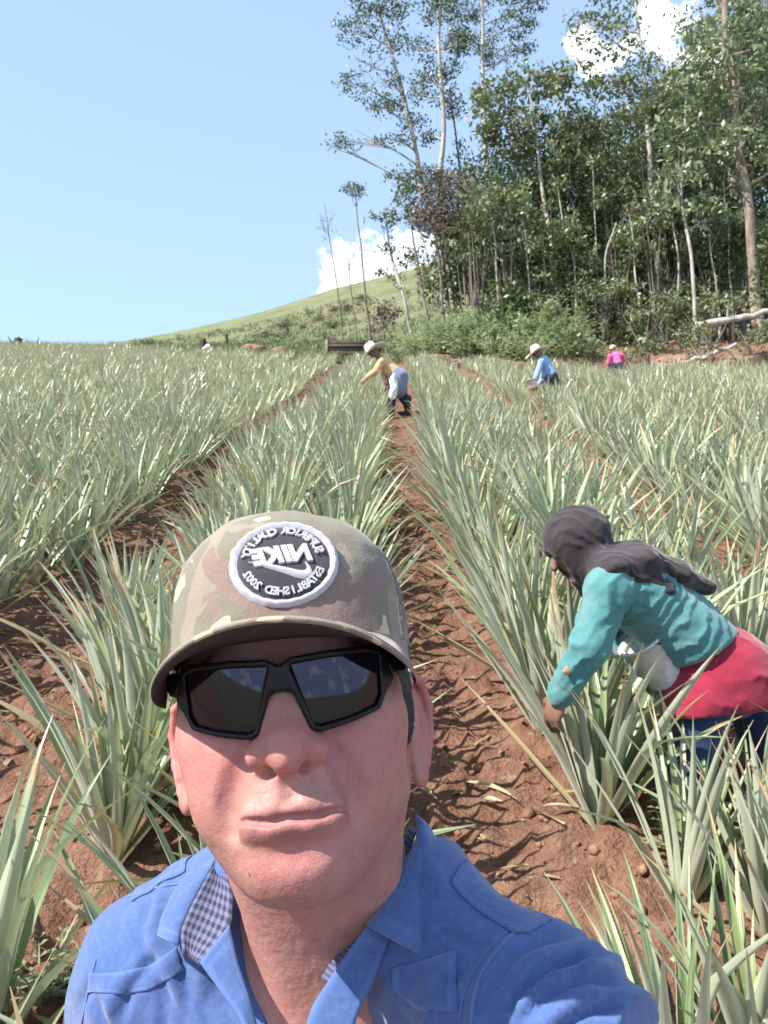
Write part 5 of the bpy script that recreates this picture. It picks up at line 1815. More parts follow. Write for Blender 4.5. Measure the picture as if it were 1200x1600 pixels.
# woven gingham: two stripe sets, in the cloth's own directions
sx = g.math('FRACT', g.math('MULTIPLY', g.attr('cu', 2), 1.0)); sy = g.math('FRACT', g.math('MULTIPLY', g.attr('cv', 2), 1.0))
a = g.rng(sx, .48, .52, 0, .5); a2 = g.rng(sy, .48, .52, 0, .5)
nn = g.noise(p, 400.0, 3)
c = g.mix(g.math('ADD', g.math('ADD', a, a2), g.math('MULTIPLY', g.math('SUBTRACT', nn, .5), .5)), (0.125, 0.135, 0.22), (0.018, 0.019, 0.042))
setin(g, b, Base_Color=c, Roughness=.9)
add_bump(g, b, nn, .4, .001)
MAT_CHECK = m

g = Vox((-.31, .22, -.74), (.290, .80, -.215), .0036)
man_torso(g, 0.0)
g.chain([L_SH, L_EL], [.064, .060], .03)
g.chain([R_SH, R_EL], [.068, .062], .03)
# neck hole and the open V at the front
g.cone(NECK_BASE + np.array([0, -.003, -.006]), NECK_BASE + np.array([0, .01, .12]), .060, .068, .012, sub=True)
vtip = np.array([-.064, .480, -.375])
def vcut(x, y, z):
    # distance to the wedge between the two plackets (seen from the front)
    sx_ = (x + .064); up = z + .362
    lw = np.clip(.005 + up * .29, -.02, .045); rw = np.clip(-.030 + up * .77, -.03, .040)
    d = np.where(sx_ < 0, -sx_ - lw, (sx_ - rw) * .75)
    d = np.maximum(d, -(up + .03) * .5)
    return np.maximum(d, y - .585)
g.op(vcut, (-.17, .40, -.42), (.07, .60, -.215), .006, sub=True)
V, Q = g.mesh()
V = relax(V, Q, 2)
Nn = vnormals(V, Q)
x, y, z = V.T
# folds: soft creases running from the raised shoulder across the sleeve, and down the chest
def ridge(f): return 1 - np.abs(np.sin(f)) ** .8
q = V - R_SH; axis = (R_EL - R_SH) / np.linalg.norm(R_EL - R_SH)
along = q @ axis
warp = 1.6 * fbm(x * 9, y * 9, z * 9, 3, 5)
armm = sstep(-.085, -.02, along) * sstep(.0, .05, x + .02)
wv = fbm(x * 14 + 3, y * 14, z * 14, 2, 31)
d = armm * (.0080 * (ridge(along * 118 + 46 * (z + .3) + 30 * x + warp * 4.4) - .45) * np.clip(.8 + 2.4 * wv, .1, 1.6) + .0050 * (ridge(along * 36 - 22 * x + warp * 2.4) - .45))
armL = sstep(-.12, -.17, x)
d = d + armL * .0062 * (ridge((z + .3) * 34 + x * 60 + warp * 3) - .45) * np.clip(.6 + 2.2 * wv, 0, 1.4)
ch = (1 - armm) * (1 - armL)
d = d + ch * (.0062 * (ridge(x * 60 + z * 24 + warp * 3.6) - .45) * np.clip(.6 + 2.2 * wv, 0, 1.4) + .004 * (ridge(x * 24 - z * 10 + warp * 2) - .45))
d = d + .0035 * fbm(x * 26, y * 26, z * 26, 3, 9) + .006 * fbm(x * 9, y * 9, z * 9, 2, 19)
# the creases one can pick out in the cloth, as sharp valleys with a roll beside them
CREASES = [([(770, 1545), (800, 1500), (850, 1468), (910, 1450)], 1.0), ([(775, 1595), (815, 1545), (870, 1508), (945, 1488), (975, 1492)], 1.2), ([(800, 1610), (850, 1556), (920, 1530), (990, 1536)], 1.1),
           ([(850, 1620), (930, 1575), (1005, 1572)], 1.0), ([(745, 1600), (760, 1560), (790, 1530)], .7), ([(640, 1610), (690, 1545), (735, 1495)], .9), ([(560, 1580), (600, 1525), (640, 1500)], .7), ([(680, 1440), (720, 1470), (760, 1480)], .6),
           ([(300, 1570), (282, 1490)], .7), ([(205, 1440), (240, 1500), (285, 1600)], .8), ([(180, 1610), (205, 1545), (262, 1478)], .8), ([(330, 1610), (318, 1555)], .7), ([(240, 1395), (226, 1455)], .7), ([(150, 1550), (172, 1610)], .7), ([(255, 1560), (262, 1620)], .6), ([(120, 1580), (160, 1520)], .6)]
pxv = 600 + 1232 * x / y; pyv = 800 - 1232 * z / y
frontf = sstep(.1, -.35, (Nn * V).sum(1) / np.linalg.norm(V, axis=1))
for pts_, st_ in CREASES:
    q_ = smooth_path(pts_, 24); dist = np.full(len(V), 1e9); tpos = np.zeros(len(V))
    for i_ in range(len(q_) - 1):
        a_ = q_[i_]; e_ = q_[i_ + 1] - a_; L2 = e_ @ e_
        t_ = np.clip(((pxv - a_[0]) * e_[0] + (pyv - a_[1]) * e_[1]) / L2, 0, 1)
        dd = np.hypot(pxv - a_[0] - t_ * e_[0], pyv - a_[1] - t_ * e_[1])
        side = np.sign((pxv - a_[0]) * e_[1] - (pyv - a_[1]) * e_[0])
        m_ = dd < np.abs(dist); dist = np.where(m_, dd * side, dist); tpos = np.where(m_, (i_ + t_) / (len(q_) - 1), tpos)
    fade = np.clip(np.sin(np.pi * np.clip(tpos, .02, .98)) * 1.5, 0, 1)
    w_ = 8.0
    d = d + frontf * fade * st_ * (-.0048 * np.exp(-(dist / w_) ** 2) + .0036 * np.exp(-((dist - 2.2 * w_) / (1.5 * w_)) ** 2) + .0014 * np.exp(-((dist + 2.2 * w_) / (1.6 * w_)) ** 2))
V = V + Nn * d[:, None]
V = relax(V, Q, 1, .25)
me = np_mesh('shirt', body_world(V), Q, True, {'sp': V, 'seam': np.zeros(len(V))})
shirt = link_mesh('shirt', me, MAT_SHIRT, man)

from mathutils.bvhtree import BVHTree
SHIRT_T = BVHTree.FromPolygons([tuple(p_) for p_ in V], [tuple(q_) for q_ in Q])


def on_shirt(px, py, lift=.0012, D=None):
    d_ = Vector(((px - 600) / 1232, 1.0, (800 - py) / 1232)).normalized()
    hit, n_, _, _ = SHIRT_T.ray_cast(Vector((0, 0, 0)), d_)
    if hit is None:
        hit, n_, _, _ = SHIRT_T.find_nearest(Vector(px3(px, py, D or .52)))
    if n_.dot(d_) > 0: n_ = -n_
    return np.array(hit) + np.array(n_) * lift, np.array(n_)


def seam(name, pts, r=.0011, n_=40):
    P_ = np.array([on_shirt(a, b_, .0003)[0] for a, b_ in smooth_path(pts, n_)])
    for _ in range(2): P_[1:-1] = (P_[:-2] + 2 * P_[1:-1] + P_[2:]) / 4
    v, f = tube(P_, np.full(len(P_), r), 6)
    return link_mesh(name, np_mesh(name, body_world(v), f, True, {'sp': v, 'seam': np.ones(len(v))}), MAT_SHIRT, shirt)


def panel(name, edgeA, edgeB, lift=.0022, thick=.0018, nu=26, nv=14, mat=None, D=None, sag=0.0, parent=None):
    """double cloth lying on the shirt between two edges given as points"""
    A = smooth_path(edgeA, nu); B = smooth_path(edgeB, nu)
    P_ = np.zeros((nv, nu, 3)); Nn_ = np.zeros_like(P_)
    for iv in range(nv):
        t = iv / (nv - 1)
        for iu in range(nu):
            q_ = A[iu] * (1 - t) + B[iu] * t
            if D is None:
                P_[iv, iu], Nn_[iv, iu] = on_shirt(q_[0], q_[1], lift)
            else:
                P_[iv, iu] = px3(*q_)
    return slab(name, P_, thick, mat or MAT_SHIRT, parent or shirt)


def slab(name, P_, thick, mat, parent, seamw=.12, cu=(0, 0)):
    nv, nu = P_.shape[:2]
    for _ in range(2):
        P_[1:-1, 1:-1] = (P_[1:-1, 1:-1] * 2 + P_[:-2, 1:-1] + P_[2:, 1:-1] + P_[1:-1, :-2] + P_[1:-1, 2:]) / 6
    du = np.gradient(P_, axis=1); dv = np.gradient(P_, axis=0)
    n_ = np.cross(du, dv); n_ /= np.linalg.norm(n_, axis=-1)[..., None] + 1e-9
    flip = np.sign((n_ * P_).sum(-1).mean())
    n_ = n_ * (-flip)                                   # towards the camera side
    iu = np.linspace(0, 1, nu)[None] * np.ones((nv, 1)); iv = np.linspace(0, 1, nv)[:, None] * np.ones((1, nu))
    edge = np.minimum(np.minimum(iu, 1 - iu) * 1.2, np.minimum(iv, 1 - iv) * 1.2)
    puff = np.clip(edge / .10, 0, 1)
    groove = np.exp(-((edge - .12) / .03) ** 2)
    f_ = P_ + n_ * ((thick * (.35 + .65 * np.sqrt(puff))) - .0006 * groove + .0008 * fbm(P_[..., 0] * 90, P_[..., 1] * 90, P_[..., 2] * 90, 2, 3))[..., None]
    b_ = P_ - n_ * thick * .4
    v = np.concatenate([f_.reshape(-1, 3), b_.reshape(-1, 3)]); n0 = nv * nu
    i = (np.arange(nv - 1)[:, None] * nu + np.arange(nu - 1)[None]).reshape(-1)
    q_ = np.stack([i, i + 1, i + nu + 1, i + nu], -1)
    if flip > 0: q_ = q_[:, ::-1]
    bd = np.concatenate([np.arange(nu), np.arange(1, nv) * nu + nu - 1, (nv - 1) * nu + np.arange(nu - 2, -1, -1), np.arange(nv - 2, 0, -1) * nu])
    rim = np.stack([bd, bd + n0, np.roll(bd, -1) + n0, np.roll(bd, -1)], -1)
    if flip > 0: rim = rim[:, ::-1]
    sm_ = np.tile(groove.ravel(), 2) * .9 + .6 * np.tile((1 - puff).ravel(), 2)
    return link_mesh(name, np_mesh(name, body_world(v), np.concatenate([q_, q_[:, ::-1] + n0, rim]), True,
                     {'sp': v, 'seam': sm_, 'cu': np.tile(iu.ravel(), 2) * (cu[0] or 1), 'cv': np.tile(iv.ravel(), 2) * (cu[1] or 1)}), mat, parent)


def sheet(edgeA, edgeB, nu, nv, bow=0.0):
    A = smooth_path(edgeA, nu); B = smooth_path(edgeB, nu)
    t = np.linspace(0, 1, nv)[:, None, None]
    q_ = A[None] * (1 - t) + B[None] * t
    q_[..., 2] += -bow * np.sin(np.pi * t[..., 0])
    P_ = np.stack([(q_[..., 0] - 600) / 1232 * q_[..., 2], q_[..., 2], (800 - q_[..., 1]) / 1232 * q_[..., 2]], -1)
    return P_

# collar, right-hand leaf (folded down) with the checked stand inside it
P_ = sheet([(650, 1272, .575), (652, 1305, .556), (630, 1360, .530), (598, 1415, .512), (572, 1446, .502)],
           [(668, 1288, .580), (694, 1345, .562), (699, 1400, .540), (690, 1450, .520), (662, 1494, .498)], 34, 18, bow=.010)
slab('collar', P_, .0018, MAT_SHIRT, shirt)
P_ = sheet([(640, 1290, .590), (612, 1375, .560), (570, 1432, .535), (520, 1500, .515), (500, 1530, .508)],
           [(650, 1300, .570), (628, 1368, .535), (584, 1440, .512), (540, 1500, .500), (515, 1540, .494)], 40, 8)
slab('collar_stand', P_, .0014, MAT_CHECK, shirt, cu=(30, 5))
# collar, left-hand leaf standing open so that its checked lining shows
P_ = sheet([(340, 1340, .600), (325, 1368, .578), (302, 1410, .556), (284, 1452, .536), (279, 1478, .528)],
           [(322, 1346, .612), (296, 1362, .600), (270, 1395, .580), (254, 1430, .560), (246, 1462, .545)], 30, 14, bow=.006)
slab('collar', P_, .0018, MAT_SHIRT, shirt)
P_ = sheet([(338, 1338, .602), (322, 1372, .574), (300, 1412, .554), (282, 1455, .534), (286, 1490, .524)],
           [(352, 1352, .590), (364, 1395, .560), (362, 1440, .536), (344, 1478, .520), (312, 1508, .512)], 34, 16, bow=-.006)
slab('collar_stand', P_, .0016, MAT_CHECK, shirt, cu=(11, 7))
# plackets
P_ = sheet([(312, 1504, .513), (338, 1540, .503), (372, 1585, .492), (400, 1640, .480)],
           [(358, 1445, .530), (372, 1505, .515), (390, 1560, .500), (412, 1640, .486)], 34, 10, bow=.0)
slab('placket', P_, .0014, MAT_SHIRT, shirt)
P_ = sheet([(572, 1449, .500), (524, 1516, .493), (488, 1570, .485), (462, 1650, .470)],
           [(612, 1456, .506), (584, 1530, .492), (560, 1584, .483), (538, 1650, .472)], 34, 10)
slab('placket', P_, .0014, MAT_SHIRT, shirt)
# shoulder tabs, yoke and pocket flaps, sleeve seam
def panel3(name, c00, c10, c01, c11, lift=.0010, thick=.0012, nu=26, nv=10):
    """tab of double cloth laid on the nearest part of the shirt between four points"""
    P_ = np.zeros((nv, nu, 3))
    for a_ in range(nv):
        for b_ in range(nu):
            s_, t_ = b_ / (nu - 1), a_ / (nv - 1)
            p_ = (c00 * (1 - s_) + c10 * s_) * (1 - t_) + (c01 * (1 - s_) + c11 * s_) * t_
            hit, n_, _, _ = SHIRT_T.find_nearest(Vector(p_))
            P_[a_, b_] = np.array(hit) + np.array(n_) * lift
    return slab(name, P_, thick, MAT_SHIRT, shirt)
panel3('epaulette', px3(700, 1385, .525), px3(836, 1440, .475), px3(722, 1352, .56), px3(868, 1408, .505))
panel3('epaulette', px3(300, 1372, .60), px3(206, 1410, .60), px3(310, 1352, .64), px3(214, 1388, .64))
panel('pocket_flap', [(612, 1512), (662, 1500), (712, 1486)], [(614, 1546), (655, 1578), (716, 1582)], .0008, .0011, 22, 14)
panel('pocket_flap', [(140, 1520), (185, 1520), (235, 1508), (275, 1480)], [(138, 1550), (200, 1554), (240, 1545), (288, 1515)], .0008, .0011, 24, 10)
seam('seam', [(868, 1414), (836, 1432), (790, 1470), (752, 1520), (738, 1570), (735, 1640)])
seam('seam', [(845, 1424), (812, 1440), (770, 1476), (734, 1524), (720, 1574), (716, 1640)], .0006)
seam('seam', [(200, 1402), (240, 1388), (285, 1380)], .0009, 24)
seam('seam', [(150, 1500), (140, 1540), (128, 1600), (122, 1640)], .0009, 24)

# trousers and boots, out of the picture below
g = Vox((-.30, .45, -1.80), (.20, .86, -.66), .010)
g.ell((-.055, .645, -.80), (.172, .138, .150), .05)
for s, x0 in ((-1, -.14), (1, .03)):
    g.chain([(x0, .65, -.84), (x0 - .01, .645, -1.16), (x0, .68, FOOT_Z + .12)], [.096, .074, .062], .03)
V, Q = g.mesh(); V = relax(V, Q, 2)
V = V + vnormals(V, Q) * (.006 * fbm(V[:, 0] * 16, V[:, 1] * 16, V[:, 2] * 9, 3, 4))[:, None]
MAT_JEANS = cloth_mat('dark_denim', (0.020, 0.036, 0.095), (0.032, 0.055, 0.130))
link_mesh('trousers', np_mesh('trousers', body_world(V), Q, True, {'sp': V, 'seam': V[:, 0] * 0}), MAT_JEANS, man)
m, g_, b = new_mat('black_rubber')
setin(g_, b, Base_Color=(0.016, 0.016, 0.017), Roughness=.5)
MAT_RUBBER = m
for x0 in (-.14, .03):
    g = Vox((x0 - .09, .48, FOOT_Z - .03), (x0 + .09, .80, FOOT_Z + .22), .007)
    g.chain([(x0, .69, FOOT_Z + .20), (x0, .69, FOOT_Z + .05)], [.052, .050], .01)
    g.chain([(x0, .70, FOOT_Z + .045), (x0, .56, FOOT_Z + .04)], [.050, .042], .02)
    V, Q = g.mesh(); V = relax(V, Q, 1); V[:, 2] = np.maximum(V[:, 2], FOOT_Z + .002)
    link_mesh('boot', np_mesh('boot', body_world(V), Q), MAT_RUBBER, man)

# ------------------------------------------------------------------ the workers bending over the rows
SKIN_DARK = None



def plain_skin(name, base):
    m, g, b = new_mat(name)
    p = g.attr('sp', 1); n1 = g.noise(p, 30.0, 4)
    setin(g, b, Base_Color=g.mix(n1, base, tuple(x * .7 for x in base)), Roughness=.5)
    b.inputs['Subsurface Weight'].default_value = .1
    b.inputs['Subsurface Radius'].default_value = (.008, .003, .002)
    return m


def cloth2(name, c1, c2, dirt=None, bump=.4, sc=1.0):
    m, g, b = new_mat(name)
    p = g.attr('sp', 1)
    n1 = g.noise(p, 5.0 * sc, 5, .65); n2 = g.noise(p, 180.0, 3, .6)
    c = g.mix(g.rng(n1, .35, .65), c1, c2)
    if dirt: c = g.mix(g.rng(g.noise(p, 3.2 * sc, 5, .7), .52, .70, 0, .65), c, dirt)
    c = g.mix(g.rng(n2, .45, .7, 0, .25), c, tuple(min(1, x * 1.5 + .02) for x in c2))
    setin(g, b, Base_Color=c, Roughness=.88)
    b.inputs['Specular IOR Level'].default_value = .15
    b.inputs['Sheen Weight'].default_value = .25
    add_bump(g, b, n2, bump, .002)
    return m


SKIN_W = plain_skin('weathered_skin', (0.24, 0.125, 0.085))


def add_head(g, c, fwd, up, s=1.0, k=.012):
    """skull, face, nose, chin, ears"""
    f = np.array(fwd, float); f /= np.linalg.norm(f); u = np.array(up, float); u -= f * (u @ f); u /= np.linalg.norm(u); r = np.cross(f, u)
    Rm = np.stack([r, f, u], 1)
    def P(x, y, z): return np.array(c) + (r * x + f * y + u * z) * s
    g.ell(P(0, -.012, .03), np.array([.074, .096, .088]) * s, k, R=Rm)
    g.ell(P(0, .034, -.02), np.array([.060, .058, .078]) * s, k, R=Rm)
    g.ell(P(0, .080, -.085), np.array([.024, .020, .018]) * s, k, R=Rm)
    g.cone(P(0, .090, .02), P(0, .113, -.012), .010 * s, .014 * s, .008)
    for q in (-1, 1):
        g.ell(P(q * .077, -.012, -.002), np.array([.008, .018, .031]) * s, .004, R=Rm)
        g.ell(P(q * .032, .094, .018), np.array([.015, .010, .010]) * s, .006, sub=True, R=Rm)
    g.cone(P(-.022, .098, -.050), P(.022, .098, -.050), .003 * s, .003 * s, .004, sub=True)


def crumple(V, Q, amp, f, seed, dirv=(1, 1, .4)):
    n = vnormals(V, Q)
    w = 1.8 * fbm(V[:, 0] * f * .25, V[:, 1] * f * .25, V[:, 2] * f * .25, 3, seed)
    a = (V * np.array(dirv)).sum(1) * f
    d = (1 - np.abs(np.sin(a + w * 3.2)) ** .8 - .4) * amp * np.clip(fbm(V[:, 0] * f * .3, V[:, 1] * f * .3, V[:, 2] * f * .3, 2, seed + 5) * 2 + .7, 0, 1.4)
    d = d + .6 * amp * fbm(V[:, 0] * f * .8, V[:, 1] * f * .8, V[:, 2] * f * .8, 3, seed + 9)
    return V + n * d[:, None]


def cloth_part(name, root, mat, h, lo, hi, fill, amp=.006, f=40., seed=1, dirv=(1, 1, .4), rel=1):
    g = Vox(lo, hi, h); fill(g)
    V, Q = g.mesh(); V = relax(V, Q, rel); V = crumple(V, Q, amp, f, seed, dirv)
    return link_mesh(name, np_mesh(name, V, Q, True, {'sp': V}), mat, root)


def body_part(root_name, at, h, lo, hi, fill, skin):
    g = Vox(lo, hi, h); fill(g)
    V, Q = g.mesh(); V = relax(V, Q, 1)
    o = link_mesh(root_name, np_mesh(root_name, V, Q, True, {'sp': V}), skin); o.location = at
    return o


# ---- the near worker in teal, picking beside the right-hand bed
YW = 2.66
wx = float(pix_at(1105, 1200, YW)[0])
W0 = np.array([wx, YW, float(terrain(wx, YW))])
def PW(px_, py_, dy=0.0): return pix_at(px_, py_, YW + dy) - W0
gz = 0.0
HIPS, CHEST = PW(1132, 1052, .05), PW(992, 922, .0)
SHN, SHF = PW(950, 918, -.15), PW(962, 905, .19)
NECKW, HEADW = PW(932, 893, .02), PW(902, 852, .0)
ELN, WRN = PW(922, 1010, -.17), PW(874, 1086, -.10)
ELF, WRF = PW(985, 1010, .20), PW(1008, 1040, .06)
HN, HF = PW(1098, 1085, -.05), PW(1172, 1085, .16)
KN, KF = PW(1078, 1210, -.06), PW(1205, 1200, .17)
AN = PW(1122, 1318, .0); AF = PW(1262, 1300, .20)
AN[2] = float(terrain(AN[0] + W0[0], AN[1] + W0[1])) - W0[2] + .07; AF[2] = float(terrain(AF[0] + W0[0], AF[1] + W0[1])) - W0[2] + .07
HDIR = np.array([-.80, -.10, -.62]); HUP = np.array([-.55, 0, .80])


def w_body(g):
    g.chain([HIPS, (HIPS + CHEST) / 2, CHEST], [.115, .100, .105], .05, flat=((0, 1, 0), 1.35))
    g.chain([SHF, CHEST, SHN], [.045, .07, .045], .04)
    g.chain([CHEST, NECKW, HEADW], [.06, .050, .048], .03)
    add_head(g, HEADW, HDIR, HUP, .98)
    g.chain([SHN, ELN, WRN], [.042, .036, .026], .02); g.chain([SHF, ELF, WRF], [.042, .036, .026], .02)
    d = (WRN - ELN); d = d / np.linalg.norm(d); hand(g, WRN, d * .6 + np.array([-.12, 0, -.75]), (-.75, -.55, .1), 1, .55, .006, .98)
    hand(g, WRF, (.5, -.5, -.5), (0, .3, .8), -1, .9, .006, .95)
    for a_, b_, c_ in ((HN, KN, AN), (HF, KF, AF)):
        g.chain([a_, b_, c_], [.075, .052, .036], .02)
        g.cone(c_ + np.array([0, 0, -.02]), c_ + np.array([-.15, -.02, -.035]), .034, .028, .015)


woman = body_part('person', W0, .0062, (-.62, -.42, -.10), (.55, .48, 1.30), w_body, SKIN_W)
tag(woman, 'woman in a teal top and black head scarf bent double over the plants', 'person', 'workers bending over the rows')
LO, HI = (-.62, -.42, -.10), (.55, .48, 1.30)
TEAL = cloth2('faded_teal_cotton', (0.055, 0.175, 0.180), (0.080, 0.225, 0.220), (0.19, 0.27, 0.27))
RED = cloth2('red_cotton', (0.235, 0.014, 0.034), (0.29, 0.024, 0.048))
JEANS = cloth2('blue_denim', (0.020, 0.036, 0.090), (0.034, 0.056, 0.125), (0.09, 0.10, 0.14))
BLACKC = cloth2('black_scarf_cloth', (0.024, 0.018, 0.020), (0.036, 0.028, 0.030), (0.070, 0.055, 0.056))


def w_shirt(g):
    mid_ = (HIPS + CHEST) / 2
    g.chain([HIPS * .72 + CHEST * .28, mid_, CHEST], [.134, .124, .128], .05, flat=((0, 1, 0), 1.38))
    g.chain([SHF, CHEST, SHN], [.068, .10, .068], .04)
    g.chain([CHEST, NECKW], [.085, .064], .03)
    wr = WRN * .96 + ELN * .04
    g.chain([SHN, ELN, wr], [.070, .060, .046], .025)
    g.chain([SHF, ELF, WRF], [.066, .056, .044], .025)
    n = (WRN - ELN) / np.linalg.norm(WRN - ELN)
    g.op(lambda x, y, z: -((x - wr[0]) * n[0] + (y - wr[1]) * n[1] + (z - wr[2]) * n[2]) + 0.02, wr - .07, wr + .07, .004, sub=True) if False else None
    # slanted hem
    a_, b_ = PW(1178, 962), PW(1052, 1038)
    e = b_ - a_; nn = np.array([-e[2], 0, e[0]]); nn /= np.linalg.norm(nn)
    if nn @ (HIPS - a_) < 0: nn = -nn
    g.op(lambda x, y, z: -((x - a_[0]) * nn[0] + 0 * y + (z - a_[2]) * nn[2]), a_ - .4, a_ + .5, .006, sub=True)
    g.cone(a_ * .0 + HIPS, HIPS + (HIPS - CHEST) * .6, .085, .09, .012, sub=True, flat=((0, 1, 0), 1.35))


cloth_part('shirt', woman, TEAL, .0055, LO, HI, w_shirt, .0090, 54., 3, (1, .5, -.7))


def w_skirt(g):
    up = (CHEST - HIPS) / np.linalg.norm(CHEST - HIPS)
    g.chain([HIPS + up * .16, HIPS + up * .02, HIPS + np.array([.02, 0, -.06])], [.120, .140, .150], .05, flat=((0, 1, 0), 1.34))
    g.chain([HIPS, PW(1128, 1092, .06)], [.138, .142], .05, flat=((0, 1, 0), 1.3))
    g.chain([HIPS + np.array([-.02, -.06, 0]), PW(1090, 1100, -.05)], [.125, .118], .05); g.chain([HIPS + np.array([0, .08, 0]), PW(1172, 1100, .16)], [.125, .118], .05)
    a_, b_ = PW(1034, 1112), PW(1210, 1092)
    e = b_ - a_; nn = np.array([e[2], 0, -e[0]]); nn /= np.linalg.norm(nn)
    if nn[2] > 0: nn = -nn
    g.op(lambda x, y, z: -((x - a_[0]) * nn[0] + 0 * y + (z - a_[2]) * nn[2]), a_ - .4, a_ + .6, .006, sub=True)


cloth_part('waist_cloth', woman, RED, .0055, LO, HI, w_skirt, .0095, 34., 8, (.2, .2, 1.0))


def w_jeans(g):
    g.ell(HIPS + np.array([.0, 0, -.03]), (.125, .165, .12), .03)
    for a_, b_, c_ in ((HN, KN, AN), (HF, KF, AF)):
        g.chain([a_, b_, b_ * .35 + c_ * .65], [.088, .070, .056], .03)


cloth_part('trousers', woman, JEANS, .006, LO, HI, w_jeans, .007, 36., 5, (.3, .3, 1.))
for nm, b_, c_ in (('boot', KN, AN), ('boot', KF, AF)):
    def w_boot(g):
        g.chain([b_ * .45 + c_ * .55, c_ + np.array([0, 0, .0])], [.066, .052], .01)
        g.chain([c_ + np.array([.03, 0, -.028]), c_ + np.array([-.16, -.02, -.036])], [.044, .040], .02)
    cloth_part(nm, woman, MAT_RUBBER, .006, c_ - .28, c_ + np.array([.2, .2, .40]), w_boot, .001, 30., 6)


def w_scarf(g):
    f = HDIR / np.linalg.norm(HDIR)
    u = HUP - f * (HUP @ f); u /= np.linalg.norm(u); r = np.cross(f, u); Rm = np.stack([r, f, u], 1)
    g.ell(HEADW - f * .014 + u * .020, (.096, .120, .110), .01, R=Rm)
    g.cone(HEADW + f * .03 - u * .045, NECKW, .078, .082, .03)
    # fallen over the shoulders and back
    g.chain([NECKW + np.array([.0, 0, .015]), PW(985, 874, .02), PW(1045, 896, .03), PW(1096, 916, .03)], [.074, .058, .046, .030], .03, flat=((0, 1, 0), 3.2))
    g.chain([NECKW, PW(990, 898, -.13), PW(1042, 922, -.14)], [.06, .042, .028], .03)
    g.chain([NECKW, PW(990, 880, .15), PW(1040, 890, .16)], [.07, .045, .020], .03)
    g.chain([NECKW + np.array([0, 0, -.05]), PW(958, 960, .05), PW(962, 992, .05)], [.06, .030, .016], .02)
    # face opening
    g.ell(HEADW + f * .150 - u * .03, (.060, .075, .085), .02, sub=True, R=Rm)


cloth_part('head_scarf', woman, BLACKC, .0050, LO, HI, w_scarf, .0060, 60., 4, (.5, .9, .9))
# patch on the sleeve's cuff
m, g, b = new_mat('orange_patch'); setin(g, b, Base_Color=(0.40, 0.20, 0.13), Roughness=.9)
v, f = blob_unit(3, 2); p_ = PW(886, 1048, -.185)
link_mesh('sleeve_patch', np_mesh('sleeve_patch', v * np.array([.014, .006, .012]) + p_, f), m, woman)

# white bucket she holds under her
m, g, b = new_mat('white_plastic')
pos = g.n('ShaderNodeTexCoord').outputs['Object']
setin(g, b, Base_Color=g.mix(g.rng(g.noise(pos, 14.0, 5, .7), .45, .7), (0.66, 0.66, 0.66), (0.42, 0.36, 0.32)), Roughness=.4)
MAT_PLASTIC = m


def bucket(at, axis, r0, r1, L, label, grp=None):
    """open bucket: axis points from the mouth to the bottom"""
    prof = [(0, 0), (r1, 0), (r1 * 1.0, .004), (r0, L), (r0 + .006, L), (r0 + .006, L + .008), (r0 - .004, L + .008), (r1 - .004, .006), (0, .006)]
    na = 28; a = np.linspace(0, 2 * math.pi, na, endpoint=False)
    V = np.array([(r * math.cos(t), r * math.sin(t), z) for r, z in prof for t in a])
    i = np.arange(len(prof) - 1)[:, None] * na + np.arange(na)[None]; j = np.arange(len(prof) - 1)[:, None] * na + (np.arange(na)[None] + 1) % na
    F = np.stack([i, j, j + na, i + na], -1).reshape(-1, 4)
    o = link_mesh('bucket', np_mesh('bucket', V, F, True), MAT_PLASTIC)
    o.location = at; o.rotation_euler = Vector(axis).to_track_quat('Z', 'Y').to_euler()
    t = np.linspace(0, math.pi, 16)
    hv_, hf = tube(np.stack([(r0 + .004) * np.cos(t), .75 * r0 * np.sin(t), L + .004 - .55 * r0 * np.sin(t)], -1), np.full(16, .0028), 6)
    link_mesh('handle', np_mesh('handle', hv_, hf), MAT_FRAME, o)
    tag(o, label, 'bucket', grp)
    return o


bucket(tuple(W0 + PW(1042, 1062, -.02)), tuple(PW(1000, 1000, -.04) - PW(1042, 1062, -.02)), .078, .060, .155, 'white plastic bucket tilted under the woman in teal')


